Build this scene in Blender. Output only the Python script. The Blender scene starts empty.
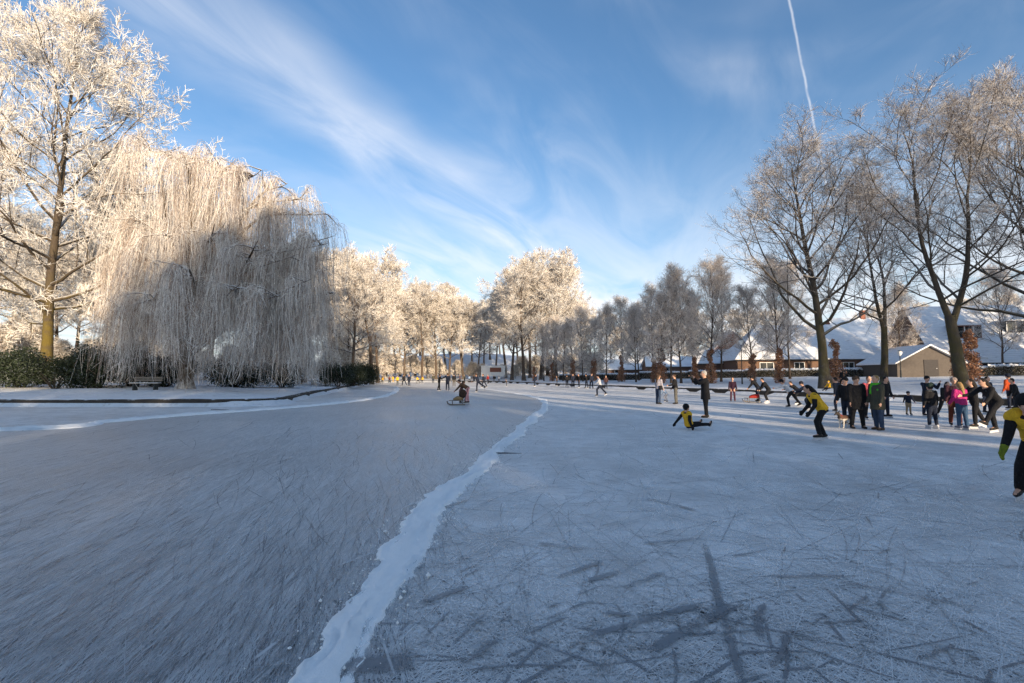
import bpy, math, random
import numpy as np
from mathutils import Vector, Matrix

R = math.radians
scene = bpy.context.scene
C = scene.collection

# ------------------------------------------------------------------ camera
F = 484.0
HZ = 375.0
CAMH = 1.65
PITCH = math.atan((HZ - 341.5) / F)
cam_d = bpy.data.cameras.new('camera')
cam = bpy.data.objects.new('camera', cam_d); C.objects.link(cam)
cam_d.sensor_width = 36.0
cam_d.lens = 36.0 * F / 1024.0
cam_d.clip_start = 0.05
cam_d.clip_end = 12000
cam.location = (0, 0, CAMH)
cam.rotation_euler = (R(90) + PITCH, 0, 0)
scene.camera = cam

def ray(px, py):
    v = Vector(((px - 512) / F, 1.0, (341.5 - py) / F))
    return Matrix.Rotation(PITCH, 3, 'X') @ v

def ground(px, py, z=0.0):
    d = ray(px, py)
    t = (z - CAMH) / d.z
    return (d.x * t, d.y * t)

def atX(px, depth, py=376):
    d = ray(px, py)
    return d.x / d.y * depth

def zat(py, depth, px=512):
    d = ray(px, py)
    return CAMH + d.z / d.y * depth

# ------------------------------------------------------------------ world, sun, exposure
SUN_AZ = 156.5      # degrees from the view direction (+Y) towards +X
SUN_EL = 10.5
sdir = Vector((math.sin(R(SUN_AZ)) * math.cos(R(SUN_EL)), math.cos(R(SUN_AZ)) * math.cos(R(SUN_EL)), math.sin(R(SUN_EL))))

class NT:
    def __init__(s, tree): s.t = tree; s.n = tree.nodes; s.l = tree.links
    def node(s, typ, **kw):
        n = s.n.new(typ)
        for k, v in kw.items(): setattr(n, k, v)
        return n
    def link(s, a, b): s.l.new(a, b)
    def val(s, inp, v):
        if hasattr(v, 'is_linked') or isinstance(v, bpy.types.NodeSocket): s.l.new(v, inp)
        else: inp.default_value = v
    def math(s, op, a, b=0.0, c=0.0, clamp=False):
        n = s.n.new('ShaderNodeMath'); n.operation = op; n.use_clamp = clamp
        s.val(n.inputs[0], a); s.val(n.inputs[1], b); s.val(n.inputs[2], c)
        return n.outputs[0]
    def ramp(s, x, lo, hi, a=0.0, b=1.0, smooth=True):
        n = s.n.new('ShaderNodeMapRange'); n.interpolation_type = 'SMOOTHSTEP' if smooth else 'LINEAR'
        s.val(n.inputs[0], x); n.inputs[1].default_value = lo; n.inputs[2].default_value = hi
        n.inputs[3].default_value = a; n.inputs[4].default_value = b
        return n.outputs[0]
    def mix(s, f, a, b, mode='MIX'):
        n = s.n.new('ShaderNodeMix'); n.data_type = 'RGBA'; n.blend_type = mode
        s.val(n.inputs[0], f)
        for i, v in ((6, a), (7, b)):
            if isinstance(v, tuple): n.inputs[i].default_value = (v[0], v[1], v[2], 1)
            else: s.l.new(v, n.inputs[i])
        return n.outputs[2]
    def noise(s, vec, scale, detail=3.0, rough=0.5, dist=0.0):
        n = s.n.new('ShaderNodeTexNoise')
        if vec is not None: s.l.new(vec, n.inputs['Vector'])
        n.inputs['Scale'].default_value = scale; n.inputs['Detail'].default_value = detail
        n.inputs['Roughness'].default_value = rough; n.inputs['Distortion'].default_value = dist
        return n.outputs[0]
    def mapping(s, vec, rot=(0, 0, 0), scale=(1, 1, 1), loc=(0, 0, 0)):
        n = s.n.new('ShaderNodeMapping'); s.l.new(vec, n.inputs[0])
        n.inputs[1].default_value = loc; n.inputs[2].default_value = rot; n.inputs[3].default_value = scale
        return n.outputs[0]

world = bpy.data.worlds.new('World'); scene.world = world; world.use_nodes = True
wt = NT(world.node_tree); wt.n.clear()
sky = wt.node('ShaderNodeTexSky', sky_type='NISHITA', sun_disc=False)
sky.sun_elevation = R(SUN_EL); sky.sun_rotation = R(SUN_AZ)
sky.air_density = 1.0; sky.dust_density = 1.6; sky.ozone_density = 3.5; sky.altitude = 0
tc = wt.node('ShaderNodeTexCoord')
sep = wt.node('ShaderNodeSeparateXYZ'); wt.link(tc.outputs['Generated'], sep.inputs[0])
X, Y, Z = sep.outputs
zz = wt.math('MAXIMUM', Z, 0.0)
zc = wt.math('ADD', zz, 0.12)
u = wt.math('DIVIDE', X, zc); v = wt.math('DIVIDE', Y, zc)
comb = wt.node('ShaderNodeCombineXYZ'); wt.link(u, comb.inputs[0]); wt.link(v, comb.inputs[1])
def uv_of(px, py, o=0.12):
    d = ray(px, py).normalized(); return (d.x / (d.z + o), d.y / (d.z + o))
def band(p0, p1, w, warp=0.0):
    """soft streak along the line p0-p1 of the high cloud sheet"""
    dx, dy = p1[0] - p0[0], p1[1] - p0[1]; L = math.hypot(dx, dy); nx, ny = -dy / L, dx / L
    c = -(nx * p0[0] + ny * p0[1])
    e = wt.math('ADD', wt.math('MULTIPLY_ADD', u, nx, c), wt.math('MULTIPLY', v, ny))
    nz = wt.noise(comb.outputs[0], 1.1, 3, 0.5)
    e = wt.math('ADD', e, wt.math('MULTIPLY', wt.math('SUBTRACT', nz, 0.5), warp))
    return wt.ramp(wt.math('ABSOLUTE', e), 0.0, w, 1.0, 0.0)
b1 = band(uv_of(150, -20), uv_of(505, 235), 0.24, 0.35)
ang1 = math.atan2(uv_of(505, 235)[1] - uv_of(150, -20)[1], uv_of(505, 235)[0] - uv_of(150, -20)[0])
st = wt.mapping(wt.mapping(comb.outputs[0], rot=(0, 0, -ang1)), scale=(0.75, 1.9, 1))
streak = wt.noise(st, 1.7, 7, 0.55, 0.9)
broad = wt.noise(comb.outputs[0], 0.75, 4, 0.55, 0.5)
c1 = wt.math('MULTIPLY', b1, wt.ramp(streak, 0.1, 0.85))
veil = wt.math('MULTIPLY', wt.ramp(streak, 0.36, 0.78), wt.ramp(broad, 0.4, 0.68))
low = wt.math('MULTIPLY', wt.ramp(Z, 0.0, 0.48, 1.0, 0.0), wt.ramp(streak, 0.02, 0.66))
cl = wt.math('ADD', wt.math('MULTIPLY', c1, 0.55), wt.math('MULTIPLY', veil, 0.32))
cl = wt.math('ADD', cl, wt.math('MULTIPLY', low, 0.85))
# contrail: a straight line at great height
za = wt.math('MAXIMUM', Z, 0.02)
ug = wt.math('DIVIDE', X, za); vg = wt.math('DIVIDE', Y, za)
q0, q1 = uv_of(789, 0, 0), uv_of(815, 130, 0)
dx, dy = q1[0] - q0[0], q1[1] - q0[1]; L_ = math.hypot(dx, dy); nx, ny = -dy / L_, dx / L_
e = wt.math('ADD', wt.math('MULTIPLY_ADD', ug, nx, -(nx * q0[0] + ny * q0[1])), wt.math('MULTIPLY', vg, ny))
wob = wt.noise(comb.outputs[0], 9.0, 3, 0.6)
e = wt.math('ADD', e, wt.math('MULTIPLY', wt.math('SUBTRACT', wob, 0.5), 0.008))
tw = wt.ramp(vg, q0[1] - 0.2, q1[1] + 0.6, 0.0038, 0.008, False)
tr = wt.math('SUBTRACT', 1.0, wt.math('DIVIDE', wt.math('ABSOLUTE', e), tw), clamp=True)
tr = wt.math('MULTIPLY', tr, wt.ramp(wob, 0.25, 0.6, 0.55, 1.0))
cl = wt.math('ADD', cl, wt.math('MULTIPLY', tr, 0.5))
cl = wt.math('MINIMUM', cl, 0.9)
CLOUD = (3.7, 3.75, 3.95)
hs_ = wt.node('ShaderNodeHueSaturation'); hs_.inputs['Saturation'].default_value = 0.98; wt.link(sky.outputs[0], hs_.inputs['Color'])
skyc = wt.mix(cl, wt.mix(1.0, hs_.outputs[0], (0.77, 0.85, 0.86), 'MULTIPLY'), CLOUD)
bg = wt.node('ShaderNodeBackground'); wt.link(skyc, bg.inputs[0]); bg.inputs[1].default_value = 0.15
wo = wt.node('ShaderNodeOutputWorld'); wt.link(bg.outputs[0], wo.inputs[0])

sun_d = bpy.data.lights.new('sun', 'SUN'); sun = bpy.data.objects.new('sun', sun_d); C.objects.link(sun)
sun_d.energy = 4.2; sun_d.angle = R(0.53); sun_d.color = (1.0, 0.80, 0.56)
sun.rotation_euler = (-sdir).to_track_quat('-Z', 'Y').to_euler()
sun.location = (60, -80, 60)

scene.view_settings.view_transform = 'Standard'
scene.view_settings.look = 'None'
scene.view_settings.exposure = 0.96
scene.view_settings.gamma = 1.0
scene.view_settings.use_curve_mapping = False
scene.cycles.max_bounces = 6
scene.cycles.diffuse_bounces = 4
scene.cycles.glossy_bounces = 2
scene.cycles.use_adaptive_sampling = True
scene.cycles.adaptive_threshold = 0.02
scene.cycles.use_denoising = True
scene.cycles.denoising_prefilter = 'NONE'
scene.cycles.transparent_max_bounces = 12

# ------------------------------------------------------------------ helpers
def tag(o, label=None, cat=None, group=None, kind=None):
    if label: o['label'] = label
    if cat: o['category'] = cat
    if group: o['group'] = group
    if kind: o['kind'] = kind
    return o

def empty(name, loc, rz=0.0, sc=1.0, label=None, cat=None, group=None):
    o = bpy.data.objects.new(name, None); C.objects.link(o)
    o.location = loc; o.rotation_euler = (0, 0, rz); o.scale = (sc, sc, sc) if not isinstance(sc, tuple) else sc
    o.empty_display_size = 0.3
    return tag(o, label, cat, group)

def link_mesh(name, me, parent=None, loc=None, rot=None):
    o = bpy.data.objects.new(name, me); C.objects.link(o)
    if parent: o.parent = parent
    if loc: o.location = loc
    if rot: o.rotation_euler = rot
    return o

def quadmesh(name, V, Fq, mats, midx=None, smooth=False, uv=None):
    V = np.asarray(V, dtype=np.float32).reshape(-1, 3); Fq = np.asarray(Fq, dtype=np.int32)
    k = Fq.shape[1]
    me = bpy.data.meshes.new(name)
    me.vertices.add(len(V)); me.vertices.foreach_set('co', V.ravel())
    me.loops.add(Fq.size); me.loops.foreach_set('vertex_index', Fq.ravel())
    me.polygons.add(len(Fq)); me.polygons.foreach_set('loop_start', np.arange(len(Fq), dtype=np.int32) * k)
    me.polygons.foreach_set('loop_total', np.full(len(Fq), k, dtype=np.int32))
    for m in mats: me.materials.append(m)
    if midx is not None: me.polygons.foreach_set('material_index', np.asarray(midx, dtype=np.int32))
    me.polygons.foreach_set('use_smooth', np.full(len(Fq), bool(smooth)))
    if uv is not None:
        l = me.uv_layers.new(name='UVMap'); l.data.foreach_set('uv', np.asarray(uv, dtype=np.float32).ravel())
    me.update(calc_edges=True); me.validate()
    return me

class Geo:
    """collects polygons (any size) with material indices"""
    def __init__(s): s.v = []; s.f = []; s.m = []
    def add(s, vs, fs, m=0):
        o = len(s.v); s.v += [tuple(p) for p in vs]
        for f in fs: s.f.append([i + o for i in f]); s.m.append(m)
    def box(s, c, d, m=0, rz=0.0, rx=0.0):
        x, y, z = d[0] / 2, d[1] / 2, d[2] / 2
        M = Matrix.Rotation(rz, 3, 'Z') @ Matrix.Rotation(rx, 3, 'X')
        vs = [Vector(c) + M @ Vector((a * x, b * y, e * z)) for a in (-1, 1) for b in (-1, 1) for e in (-1, 1)]
        s.add(vs, [(0, 1, 3, 2), (4, 6, 7, 5), (0, 4, 5, 1), (2, 3, 7, 6), (0, 2, 6, 4), (1, 5, 7, 3)], m)
    def loft(s, rings, m=0, cap=True):
        n = len(rings[0]); o = len(s.v)
        for r in rings: s.v += [tuple(p) for p in r]
        for i in range(len(rings) - 1):
            for j in range(n):
                k = (j + 1) % n
                s.f.append([o + i * n + j, o + i * n + k, o + (i + 1) * n + k, o + (i + 1) * n + j]); s.m.append(m)
        if cap:
            s.f.append([o + j for j in range(n)][::-1]); s.m.append(m)
            e = o + (len(rings) - 1) * n
            s.f.append([e + j for j in range(n)]); s.m.append(m)
    def tube(s, pts, rad, n=8, m=0, round_ends=False):
        pts = [Vector(p) for p in pts]
        if not hasattr(rad, '__len__'): rad = [rad] * len(pts)
        rad = list(rad)
        if round_ends:
            a = (pts[0] - pts[1]).normalized(); b = (pts[-1] - pts[-2]).normalized(); r0, r1 = rad[0], rad[-1]
            pre = [(pts[0] + a * r0 * q, r0 * w) for q, w in ((0.95, 0.3), (0.7, 0.71), (0.36, 0.93))]
            post = [(pts[-1] + b * r1 * q, r1 * w) for q, w in ((0.36, 0.93), (0.7, 0.71), (0.95, 0.3))]
            pts = [p for p, _ in pre] + pts + [p for p, _ in post]; rad = [r for _, r in pre] + rad + [r for _, r in post]
        d = (pts[-1] - pts[0]).normalized()
        ref = Vector((0, 0, 1)) if abs(d.z) < 0.9 else Vector((1, 0, 0))
        rings = []
        for i, p in enumerate(pts):
            t = (pts[min(i + 1, len(pts) - 1)] - pts[max(i - 1, 0)]).normalized()
            x = (ref - t * ref.dot(t)).normalized(); y = t.cross(x)
            rings.append([p + (x * math.cos(2 * math.pi * j / n) + y * math.sin(2 * math.pi * j / n)) * rad[i] for j in range(n)])
        s.loft(rings, m)
    def ell(s, c, ax, m=0, nu=12, nv=8):
        c = Vector(c); ax = [Vector(a) for a in ax]; rings = []
        for i in range(1, nv):
            ph = -math.pi / 2 + math.pi * i / nv
            rings.append([c + ax[0] * (math.cos(ph) * math.cos(2 * math.pi * j / nu)) + ax[1] * (math.cos(ph) * math.sin(2 * math.pi * j / nu)) + ax[2] * math.sin(ph) for j in range(nu)])
        s.loft(rings, m)
    def mesh(s, name, mats, smooth=False):
        me = bpy.data.meshes.new(name); me.from_pydata(s.v, [], s.f)
        for m in mats: me.materials.append(m)
        me.polygons.foreach_set('material_index', s.m)
        me.polygons.foreach_set('use_smooth', [smooth] * len(s.f))
        me.update(); return me

# ------------------------------------------------------------------ materials
def newmat(name):
    m = bpy.data.materials.new(name); m.use_nodes = True
    t = NT(m.node_tree); t.n.clear()
    b = t.node('ShaderNodeBsdfPrincipled'); o = t.node('ShaderNodeOutputMaterial'); t.link(b.outputs[0], o.inputs[0])
    return m, t, b

def bump(t, b, h, strength, dist):
    n = t.node('ShaderNodeBump'); n.inputs['Strength'].default_value = strength; n.inputs['Distance'].default_value = dist
    t.link(h, n.inputs['Height']); t.link(n.outputs[0], b.inputs['Normal'])

def objco(t): return t.node('ShaderNodeTexCoord').outputs['Object']
def geopos(t): return t.node('ShaderNodeNewGeometry').outputs['Position']

def flat(name, col, rough=0.8, var=0.15, scale=6.0, spec=0.3):
    m, t, b = newmat(name); co = objco(t)
    n = t.noise(co, scale, 4)
    c = t.mix(n, tuple(x * (1 - var) for x in col), tuple(min(1, x * (1 + var)) for x in col))
    t.link(c, b.inputs['Base Color']); b.inputs['Roughness'].default_value = rough
    b.inputs['Specular IOR Level'].default_value = spec
    return m

def snow_mat(name='snow', trodden=0.0):
    m, t, b = newmat(name); co = geopos(t)
    n1 = t.noise(co, 0.35, 4); n2 = t.noise(co, 2.6, 5, 0.6); n3 = t.noise(co, 14, 3)
    c = t.mix(t.ramp(n1, 0.3, 0.7), (0.74, 0.76, 0.79), (0.84, 0.85, 0.87))
    if trodden:
        g = t.math('MULTIPLY', t.ramp(n2, 0.54, 0.74), trodden)
        c = t.mix(g, c, (0.36, 0.33, 0.27))
    t.link(c, b.inputs['Base Color']); b.inputs['Roughness'].default_value = 0.85
    b.inputs['Specular IOR Level'].default_value = 0.2
    h = t.math('ADD', t.math('MULTIPLY', n2, 1.0), t.math('MULTIPLY', n3, 0.25))
    bump(t, b, h, 0.9, 0.12)
    return m
M_SNOW = snow_mat(); M_BANK = snow_mat('bank_snow', 0.45)

def bark_mat(name, col, moss=(0.10, 0.085, 0.02), mossamt=0.0, frost=0.5):
    m, t, b = newmat(name); co = objco(t); g = t.node('ShaderNodeNewGeometry')
    st_ = t.mapping(co, scale=(6, 6, 1.2))
    n = t.noise(st_, 2.2, 5, 0.65)
    c = t.mix(n, tuple(x * 0.55 for x in col), tuple(x * 1.5 for x in col))
    if mossamt:
        s = t.node('ShaderNodeSeparateXYZ'); t.link(co, s.inputs[0])
        hm = t.ramp(s.outputs[2], 4.0, 11.0, 1.0, 0.12)
        mm = t.math('MULTIPLY', t.math('MULTIPLY', t.ramp(t.noise(co, 1.3, 5, 0.6), 0.34, 0.6), hm), mossamt)
        c = t.mix(mm, c, moss)
    s2 = t.node('ShaderNodeSeparateXYZ'); t.link(g.outputs['Normal'], s2.inputs[0])
    fr = t.math('MULTIPLY', t.ramp(t.math('ADD', s2.outputs[2], t.math('MULTIPLY', t.noise(co, 3.5, 4), 0.6)), 0.35, 0.85), frost)
    c = t.mix(fr, c, (0.74, 0.73, 0.72))
    t.link(c, b.inputs['Base Color']); b.inputs['Roughness'].default_value = 0.9
    b.inputs['Specular IOR Level'].default_value = 0.15
    bump(t, b, n, 0.8, 0.05)
    return m

def twig_mat(name, frost, wood, amt):
    """hoar-frosted twigs: each twig its own share of frost over wood"""
    m, t, b = newmat(name); g = t.node('ShaderNodeNewGeometry'); co = objco(t)
    r = g.outputs['Random Per Island']
    n = t.noise(co, 0.6, 3)
    f = t.math('ADD', t.math('MULTIPLY', r, 0.9), t.math('MULTIPLY', t.math('SUBTRACT', n, 0.5), 0.7))
    f = t.ramp(f, 1 - amt - 0.45, 1 - amt + 0.45, 0.0, 1.0)
    c = t.mix(f, wood, frost)
    t.link(c, b.inputs['Base Color']); b.inputs['Roughness'].default_value = 0.9
    b.inputs['Specular IOR Level'].default_value = 0.1
    return m

M_BARK = bark_mat('mossy_bark', (0.075, 0.058, 0.044), mossamt=0.9, moss=(0.13, 0.095, 0.02))
M_BARK_R = bark_mat('grey_green_bark', (0.06, 0.05, 0.042), mossamt=0.7, moss=(0.075, 0.065, 0.025), frost=0.18)
M_BARK_F = bark_mat('brown_bark', (0.09, 0.066, 0.05), frost=0.5)
M_BARK_W = bark_mat('frosted_willow_bark', (0.12, 0.09, 0.065), frost=0.95)
M_TW_OAK = twig_mat('heavy_frost_twig', (0.86, 0.83, 0.78), (0.30, 0.22, 0.15), 0.78)
M_TW_R = twig_mat('light_frost_twig', (0.80, 0.76, 0.72), (0.15, 0.105, 0.08), 0.5)
M_TW_F = twig_mat('far_frost_twig', (0.82, 0.78, 0.72), (0.26, 0.19, 0.14), 0.66)
M_TW_ROW = twig_mat('row_frost_twig', (0.84, 0.77, 0.70), (0.36, 0.25, 0.18), 0.74)
M_TW_W = twig_mat('willow_frost_strand', (0.86, 0.81, 0.75), (0.24, 0.165, 0.12), 0.55)

def leaf_mat(name, a, b_, frost=0.0, fcol=(0.7, 0.72, 0.74)):
    m, t, b = newmat(name); g = t.node('ShaderNodeNewGeometry')
    c = t.mix(g.outputs['Random Per Island'], a, b_)
    if frost:
        s2 = t.node('ShaderNodeSeparateXYZ'); t.link(g.outputs['True Normal'], s2.inputs[0])
        up = t.math('ABSOLUTE', s2.outputs[2])
        w = t.node('ShaderNodeTexWhiteNoise', noise_dimensions='1D'); t.link(g.outputs['Random Per Island'], w.inputs['W'])
        f = t.math('MULTIPLY', t.ramp(up, 0.5, 0.95), t.ramp(w.outputs[0], 1 - frost - 0.1, 1 - frost + 0.1))
        c = t.mix(f, c, fcol)
    t.link(c, b.inputs['Base Color']); b.inputs['Roughness'].default_value = 0.55
    b.inputs['Specular IOR Level'].default_value = 0.3
    return m
M_RHODO = leaf_mat('dark_evergreen_leaf', (0.010, 0.017, 0.008), (0.035, 0.048, 0.022), 0.22, (0.35, 0.37, 0.38))
M_BEECH = leaf_mat('russet_beech_leaf', (0.24, 0.10, 0.05), (0.50, 0.27, 0.15), 0.25)
M_HEDGE = leaf_mat('frosted_hedge_leaf', (0.035, 0.035, 0.022), (0.12, 0.10, 0.065), 0.85)
M_DARKWOOD = flat('dark_wet_timber', (0.030, 0.026, 0.022), 0.8)
M_GREYWOOD = flat('weathered_timber', (0.20, 0.17, 0.14), 0.85)
M_METAL = flat('dark_metal', (0.03, 0.035, 0.035), 0.5)
M_STEEL = flat('steel', (0.5, 0.5, 0.52), 0.35)

# ------------------------------------------------------------------ canal outline and terrain
OUT = [(44, -14), (37.3, 0), (24.4, 32), (13.2, 59), (5.0, 80), (1.0, 95), (-5, 107), (-14, 112), (-25, 112), (-30, 107),
       (-28.5, 100), (-21.5, 66), (-15.2, 36), (-12.9, 26.6), (-14.0, 25.6), (-20, 25.5), (-40, 25.8), (-70, 26.5), (-85, 20), (-85, -8), (-60, -14), (0, -14)]
def densify(pl, step, closed=True):
    o = []; n = len(pl)
    for i in range(n if closed else n - 1):
        a, b = np.array(pl[i], float), np.array(pl[(i + 1) % n], float); k = max(1, int(np.linalg.norm(b - a) / step))
        for j in range(k): o.append(a + (b - a) * j / k)
    if not closed: o.append(np.array(pl[-1], float))
    return np.array(o)
OD = densify(OUT, 0.5)
def smooth_closed(P, it):
    for _ in range(it): P = 0.25 * np.roll(P, 1, 0) + 0.5 * P + 0.25 * np.roll(P, -1, 0)
    return P
OD = smooth_closed(OD, 6)
_o = np.array(OUT, float)
def inside(P):
    x, y = P[:, 0], P[:, 1]; r = np.zeros(len(P), bool); n = len(_o)
    for i in range(n):
        x0, y0 = _o[i]; x1, y1 = _o[(i + 1) % n]
        c = ((y0 > y) != (y1 > y)) & (x < (x1 - x0) * (y - y0) / ((y1 - y0) if y1 != y0 else 1e-9) + x0); r ^= c
    return r
def sdist(P):
    """distance to the canal edge, positive on land; and the nearest edge point"""
    best = np.full(len(P), 1e9); near = np.zeros((len(P), 2)); A = _o; B = np.roll(_o, -1, 0)
    for a, b in zip(A, B):
        ab = b - a; t = np.clip(((P - a) @ ab) / (ab @ ab), 0, 1); q = a + t[:, None] * ab; d = np.hypot(*(P - q).T)
        m = d < best; best[m] = d[m]; near[m] = q[m]
    return np.where(inside(P), -best, best), near
def _ss(x, a, b):
    t = np.clip((x - a) / (b - a), 0, 1); return t * t * (3 - 2 * t)
def land_z(P, s=None):
    P = np.atleast_2d(np.asarray(P, float))
    if s is None: s, _ = sdist(P)
    x, y = P[:, 0], P[:, 1]
    right = _ss(x - (37.3 - 0.404 * y), -3, 3)
    s0 = np.maximum(s, 0)
    zr = 0.32 + 0.32 * _ss(s0, 0, 16) + 0.75 * _ss(s0, 14, 32) + 0.5 * _ss(s0, 30, 60)
    zl = 0.32 + 0.028 * np.minimum(s0, 30)
    z = zl * (1 - right) + zr * right
    z = z + 4.6 * np.exp(-(((x + 72) / 26) ** 2 + ((y - 74) / 13) ** 2)) * _ss(s0, 4, 20)
    z = z + 9.0 * np.exp(-(((x + 18) / 55) ** 2 + ((y - 205) / 24) ** 2))
    z = z + (0.05 * np.sin(x * 0.9 + 1.7 * np.sin(y * 0.31)) + 0.04 * np.sin(y * 1.3 + x * 0.4)) * _ss(s0, 0.5, 3)
    return z
def lz(x, y): return float(land_z([(x, y)])[0])

def build_ground():
    xs = np.concatenate([np.array([-4000, -1500, -700, -400, -260, -200, -160]), np.arange(-130, 130, 1.5), np.array([135, 160, 200, 260, 400, 700, 1500, 4000])])
    ys = np.concatenate([np.array([-3000, -1200, -500, -250, -150, -100, -70, -50]), np.arange(-40, 170, 1.5), np.arange(172, 300, 6), np.array([320, 380, 500, 800, 1500, 3000, 6000])])
    Xg, Yg = np.meshgrid(xs, ys); P = np.stack([Xg.ravel(), Yg.ravel()], 1)
    s, near = sdist(P)
    snap = np.abs(s) < 0.75
    P[snap] = near[snap]; s[snap] = 0
    z = np.where(s < -0.3, -0.7, land_z(P, s)); z[snap] = 0.28
    nx_ = len(xs); idx = np.arange(len(P)).reshape(len(ys), nx_)
    Fq = np.stack([idx[:-1, :-1], idx[:-1, 1:], idx[1:, 1:], idx[1:, :-1]], -1).reshape(-1, 4)
    o = link_mesh('snowy_ground', quadmesh('snowy_ground', np.column_stack([P, z]), Fq, [M_BANK], smooth=True))
    tag(o, 'snow covered banks and park ground around the ice', None, None, 'structure')
build_ground()

# timber edging along the water line
def build_edging():
    n = len(OD); T = np.roll(OD, -1, 0) - np.roll(OD, 1, 0); T /= np.linalg.norm(T, axis=1)[:, None]
    N = np.stack([T[:, 1], -T[:, 0]], 1)      # towards land (outline runs counter-clockwise)
    rng = np.random.default_rng(3); hj = 0.225 + 0.02 * rng.standard_normal(n).cumsum() * 0.1
    hj = 0.37 + 0.018 * np.sin(np.arange(n) * 0.21) + 0.01 * rng.standard_normal(n)
    sec = [(-0.10, -0.15), (-0.10, 0.0), (0.02, 0.0), (0.20, 0.0), (0.22, -0.25)]
    V = np.zeros((n, 5, 3))
    for k, (off, dz) in enumerate(sec):
        V[:, k, :2] = OD + N * off; V[:, k, 2] = (hj if k in (1, 2, 3) else 0) + (dz if k in (0, 4) else 0)
    V[:, 1, 2] -= 0.03
    idx = np.arange(n * 5).reshape(n, 5); nx2 = np.roll(idx, -1, 0)
    Fq = np.stack([idx[:, :-1], nx2[:, :-1], nx2[:, 1:], idx[:, 1:]], -1).reshape(-1, 4)
    m, t, b = newmat('edging_timber'); co = geopos(t); g = t.node('ShaderNodeNewGeometry')
    s2 = t.node('ShaderNodeSeparateXYZ'); t.link(g.outputs['Normal'], s2.inputs[0])
    nn = t.noise(co, 3, 4)
    c = t.mix(nn, (0.018, 0.016, 0.014), (0.06, 0.048, 0.036))
    c = t.mix(t.math('MULTIPLY', t.ramp(s2.outputs[2], 0.5, 0.9), t.ramp(nn, 0.55, 0.68)), c, (0.72, 0.74, 0.77))
    t.link(c, b.inputs['Base Color']); b.inputs['Roughness'].default_value = 0.9
    o = link_mesh('canal_edging', quadmesh('canal_edging', V, Fq, [m], smooth=False))
    tag(o, 'dark timber edging where the snowy banks meet the ice', None, None, 'structure')
build_edging()

# ------------------------------------------------------------------ ice
LANE_AZ = R(11.0)     # lane runs 11 degrees left of the view direction
def ice_mat(name, kind):
    m, t, b = newmat(name); co = geopos(t)
    if kind == 'lane':
        st_ = t.mapping(t.mapping(co, rot=(0, 0, -LANE_AZ)), scale=(9.0, 0.55, 1))
        st2 = t.mapping(t.mapping(co, rot=(0, 0, -LANE_AZ - 0.22)), scale=(22.0, 1.6, 1))
        st3 = t.mapping(t.mapping(co, rot=(0, 0, -LANE_AZ + 0.2)), scale=(30.0, 2.4, 1))
        a = t.noise(st_, 1.0, 5, 0.6, 0.4); c2 = t.noise(st2, 1.0, 4, 0.6, 0.3); c3 = t.noise(st3, 1.0, 4, 0.6, 0.3)
        st4 = t.mapping(t.mapping(co, rot=(0, 0, -LANE_AZ + 0.07)), scale=(85.0, 4.0, 1)); c4 = t.noise(st4, 1.0, 3, 0.7, 0.5)
        big = t.noise(co, 0.16, 4, 0.55); fine = t.noise(co, 90, 4, 0.8)
        f = t.math('ADD', t.math('MULTIPLY', a, 0.45), t.math('MULTIPLY', c2, 0.4))
        f = t.math('ADD', f, t.math('MULTIPLY', c3, 0.4))
        f = t.math('ADD', f, t.math('MULTIPLY', t.math('SUBTRACT', big, 0.5), 0.55))
        f = t.math('ADD', f, t.math('MULTIPLY', t.math('SUBTRACT', fine, 0.5), 0.55))
        f = t.math('ADD', f, t.math('MULTIPLY', t.math('SUBTRACT', c4, 0.5), 0.7))
        f = t.ramp(f, 0.36, 0.92)
        c = t.mix(f, (0.33, 0.335, 0.34), (0.70, 0.69, 0.68))
        rough = (0.34, 0.55); bs = 0.25
    else:
        big = t.noise(co, 0.22, 5, 0.6); mid = t.noise(co, 1.7, 5, 0.65); fine = t.noise(co, 70, 5, 0.8)
        f = t.math('ADD', t.math('MULTIPLY', big, 0.6), t.math('MULTIPLY', mid, 0.7))
        f = t.math('ADD', f, t.math('MULTIPLY', t.math('SUBTRACT', fine, 0.5), 0.75))
        # skate cuts: thin contour lines of stretched noise fields
        for k, (rz, sx, sy, sc, w) in enumerate(((0.4, 3.0, 0.7, 1.0, 0.006), (1.3, 2.4, 0.6, 1.3, 0.007), (2.2, 3.2, 0.8, 0.8, 0.006), (2.9, 2.2, 0.5, 1.5, 0.008), (0.9, 4.0, 0.8, 1.7, 0.009))):
            q = t.mapping(co, rot=(0, 0, rz), scale=(sx, sy, 1), loc=(k * 7.3, k * 3.1, 0))
            n = t.noise(q, sc, 1.0, 0.4, 0.2)
            ln = t.ramp(t.math('ABSOLUTE', t.math('SUBTRACT', n, 0.47 + 0.02 * k)), 0.0, w, 1.0, 0.0)
            ln = t.math('MULTIPLY', ln, t.ramp(mid, 0.4, 0.6))
            f = t.math('ADD', f, t.math('MULTIPLY', ln, 0.16 if k % 2 else -0.20))
        f = t.ramp(f, 0.38, 0.86)
        c = t.mix(f, (0.45, 0.448, 0.445), (0.84, 0.83, 0.82))
        rough = (0.42, 0.8); bs = 0.4
    t.link(c, b.inputs['Base Color'])
    t.link(t.ramp(f, 0, 1, rough[0], rough[1]), b.inputs['Roughness'])
    b.inputs['Specular IOR Level'].default_value = 0.32
    bump(t, b, f, bs, 0.012)
    return m
M_ICE = ice_mat('snow_dusted_ice', 'dust'); M_LANE = ice_mat('swept_ice', 'lane')

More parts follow.
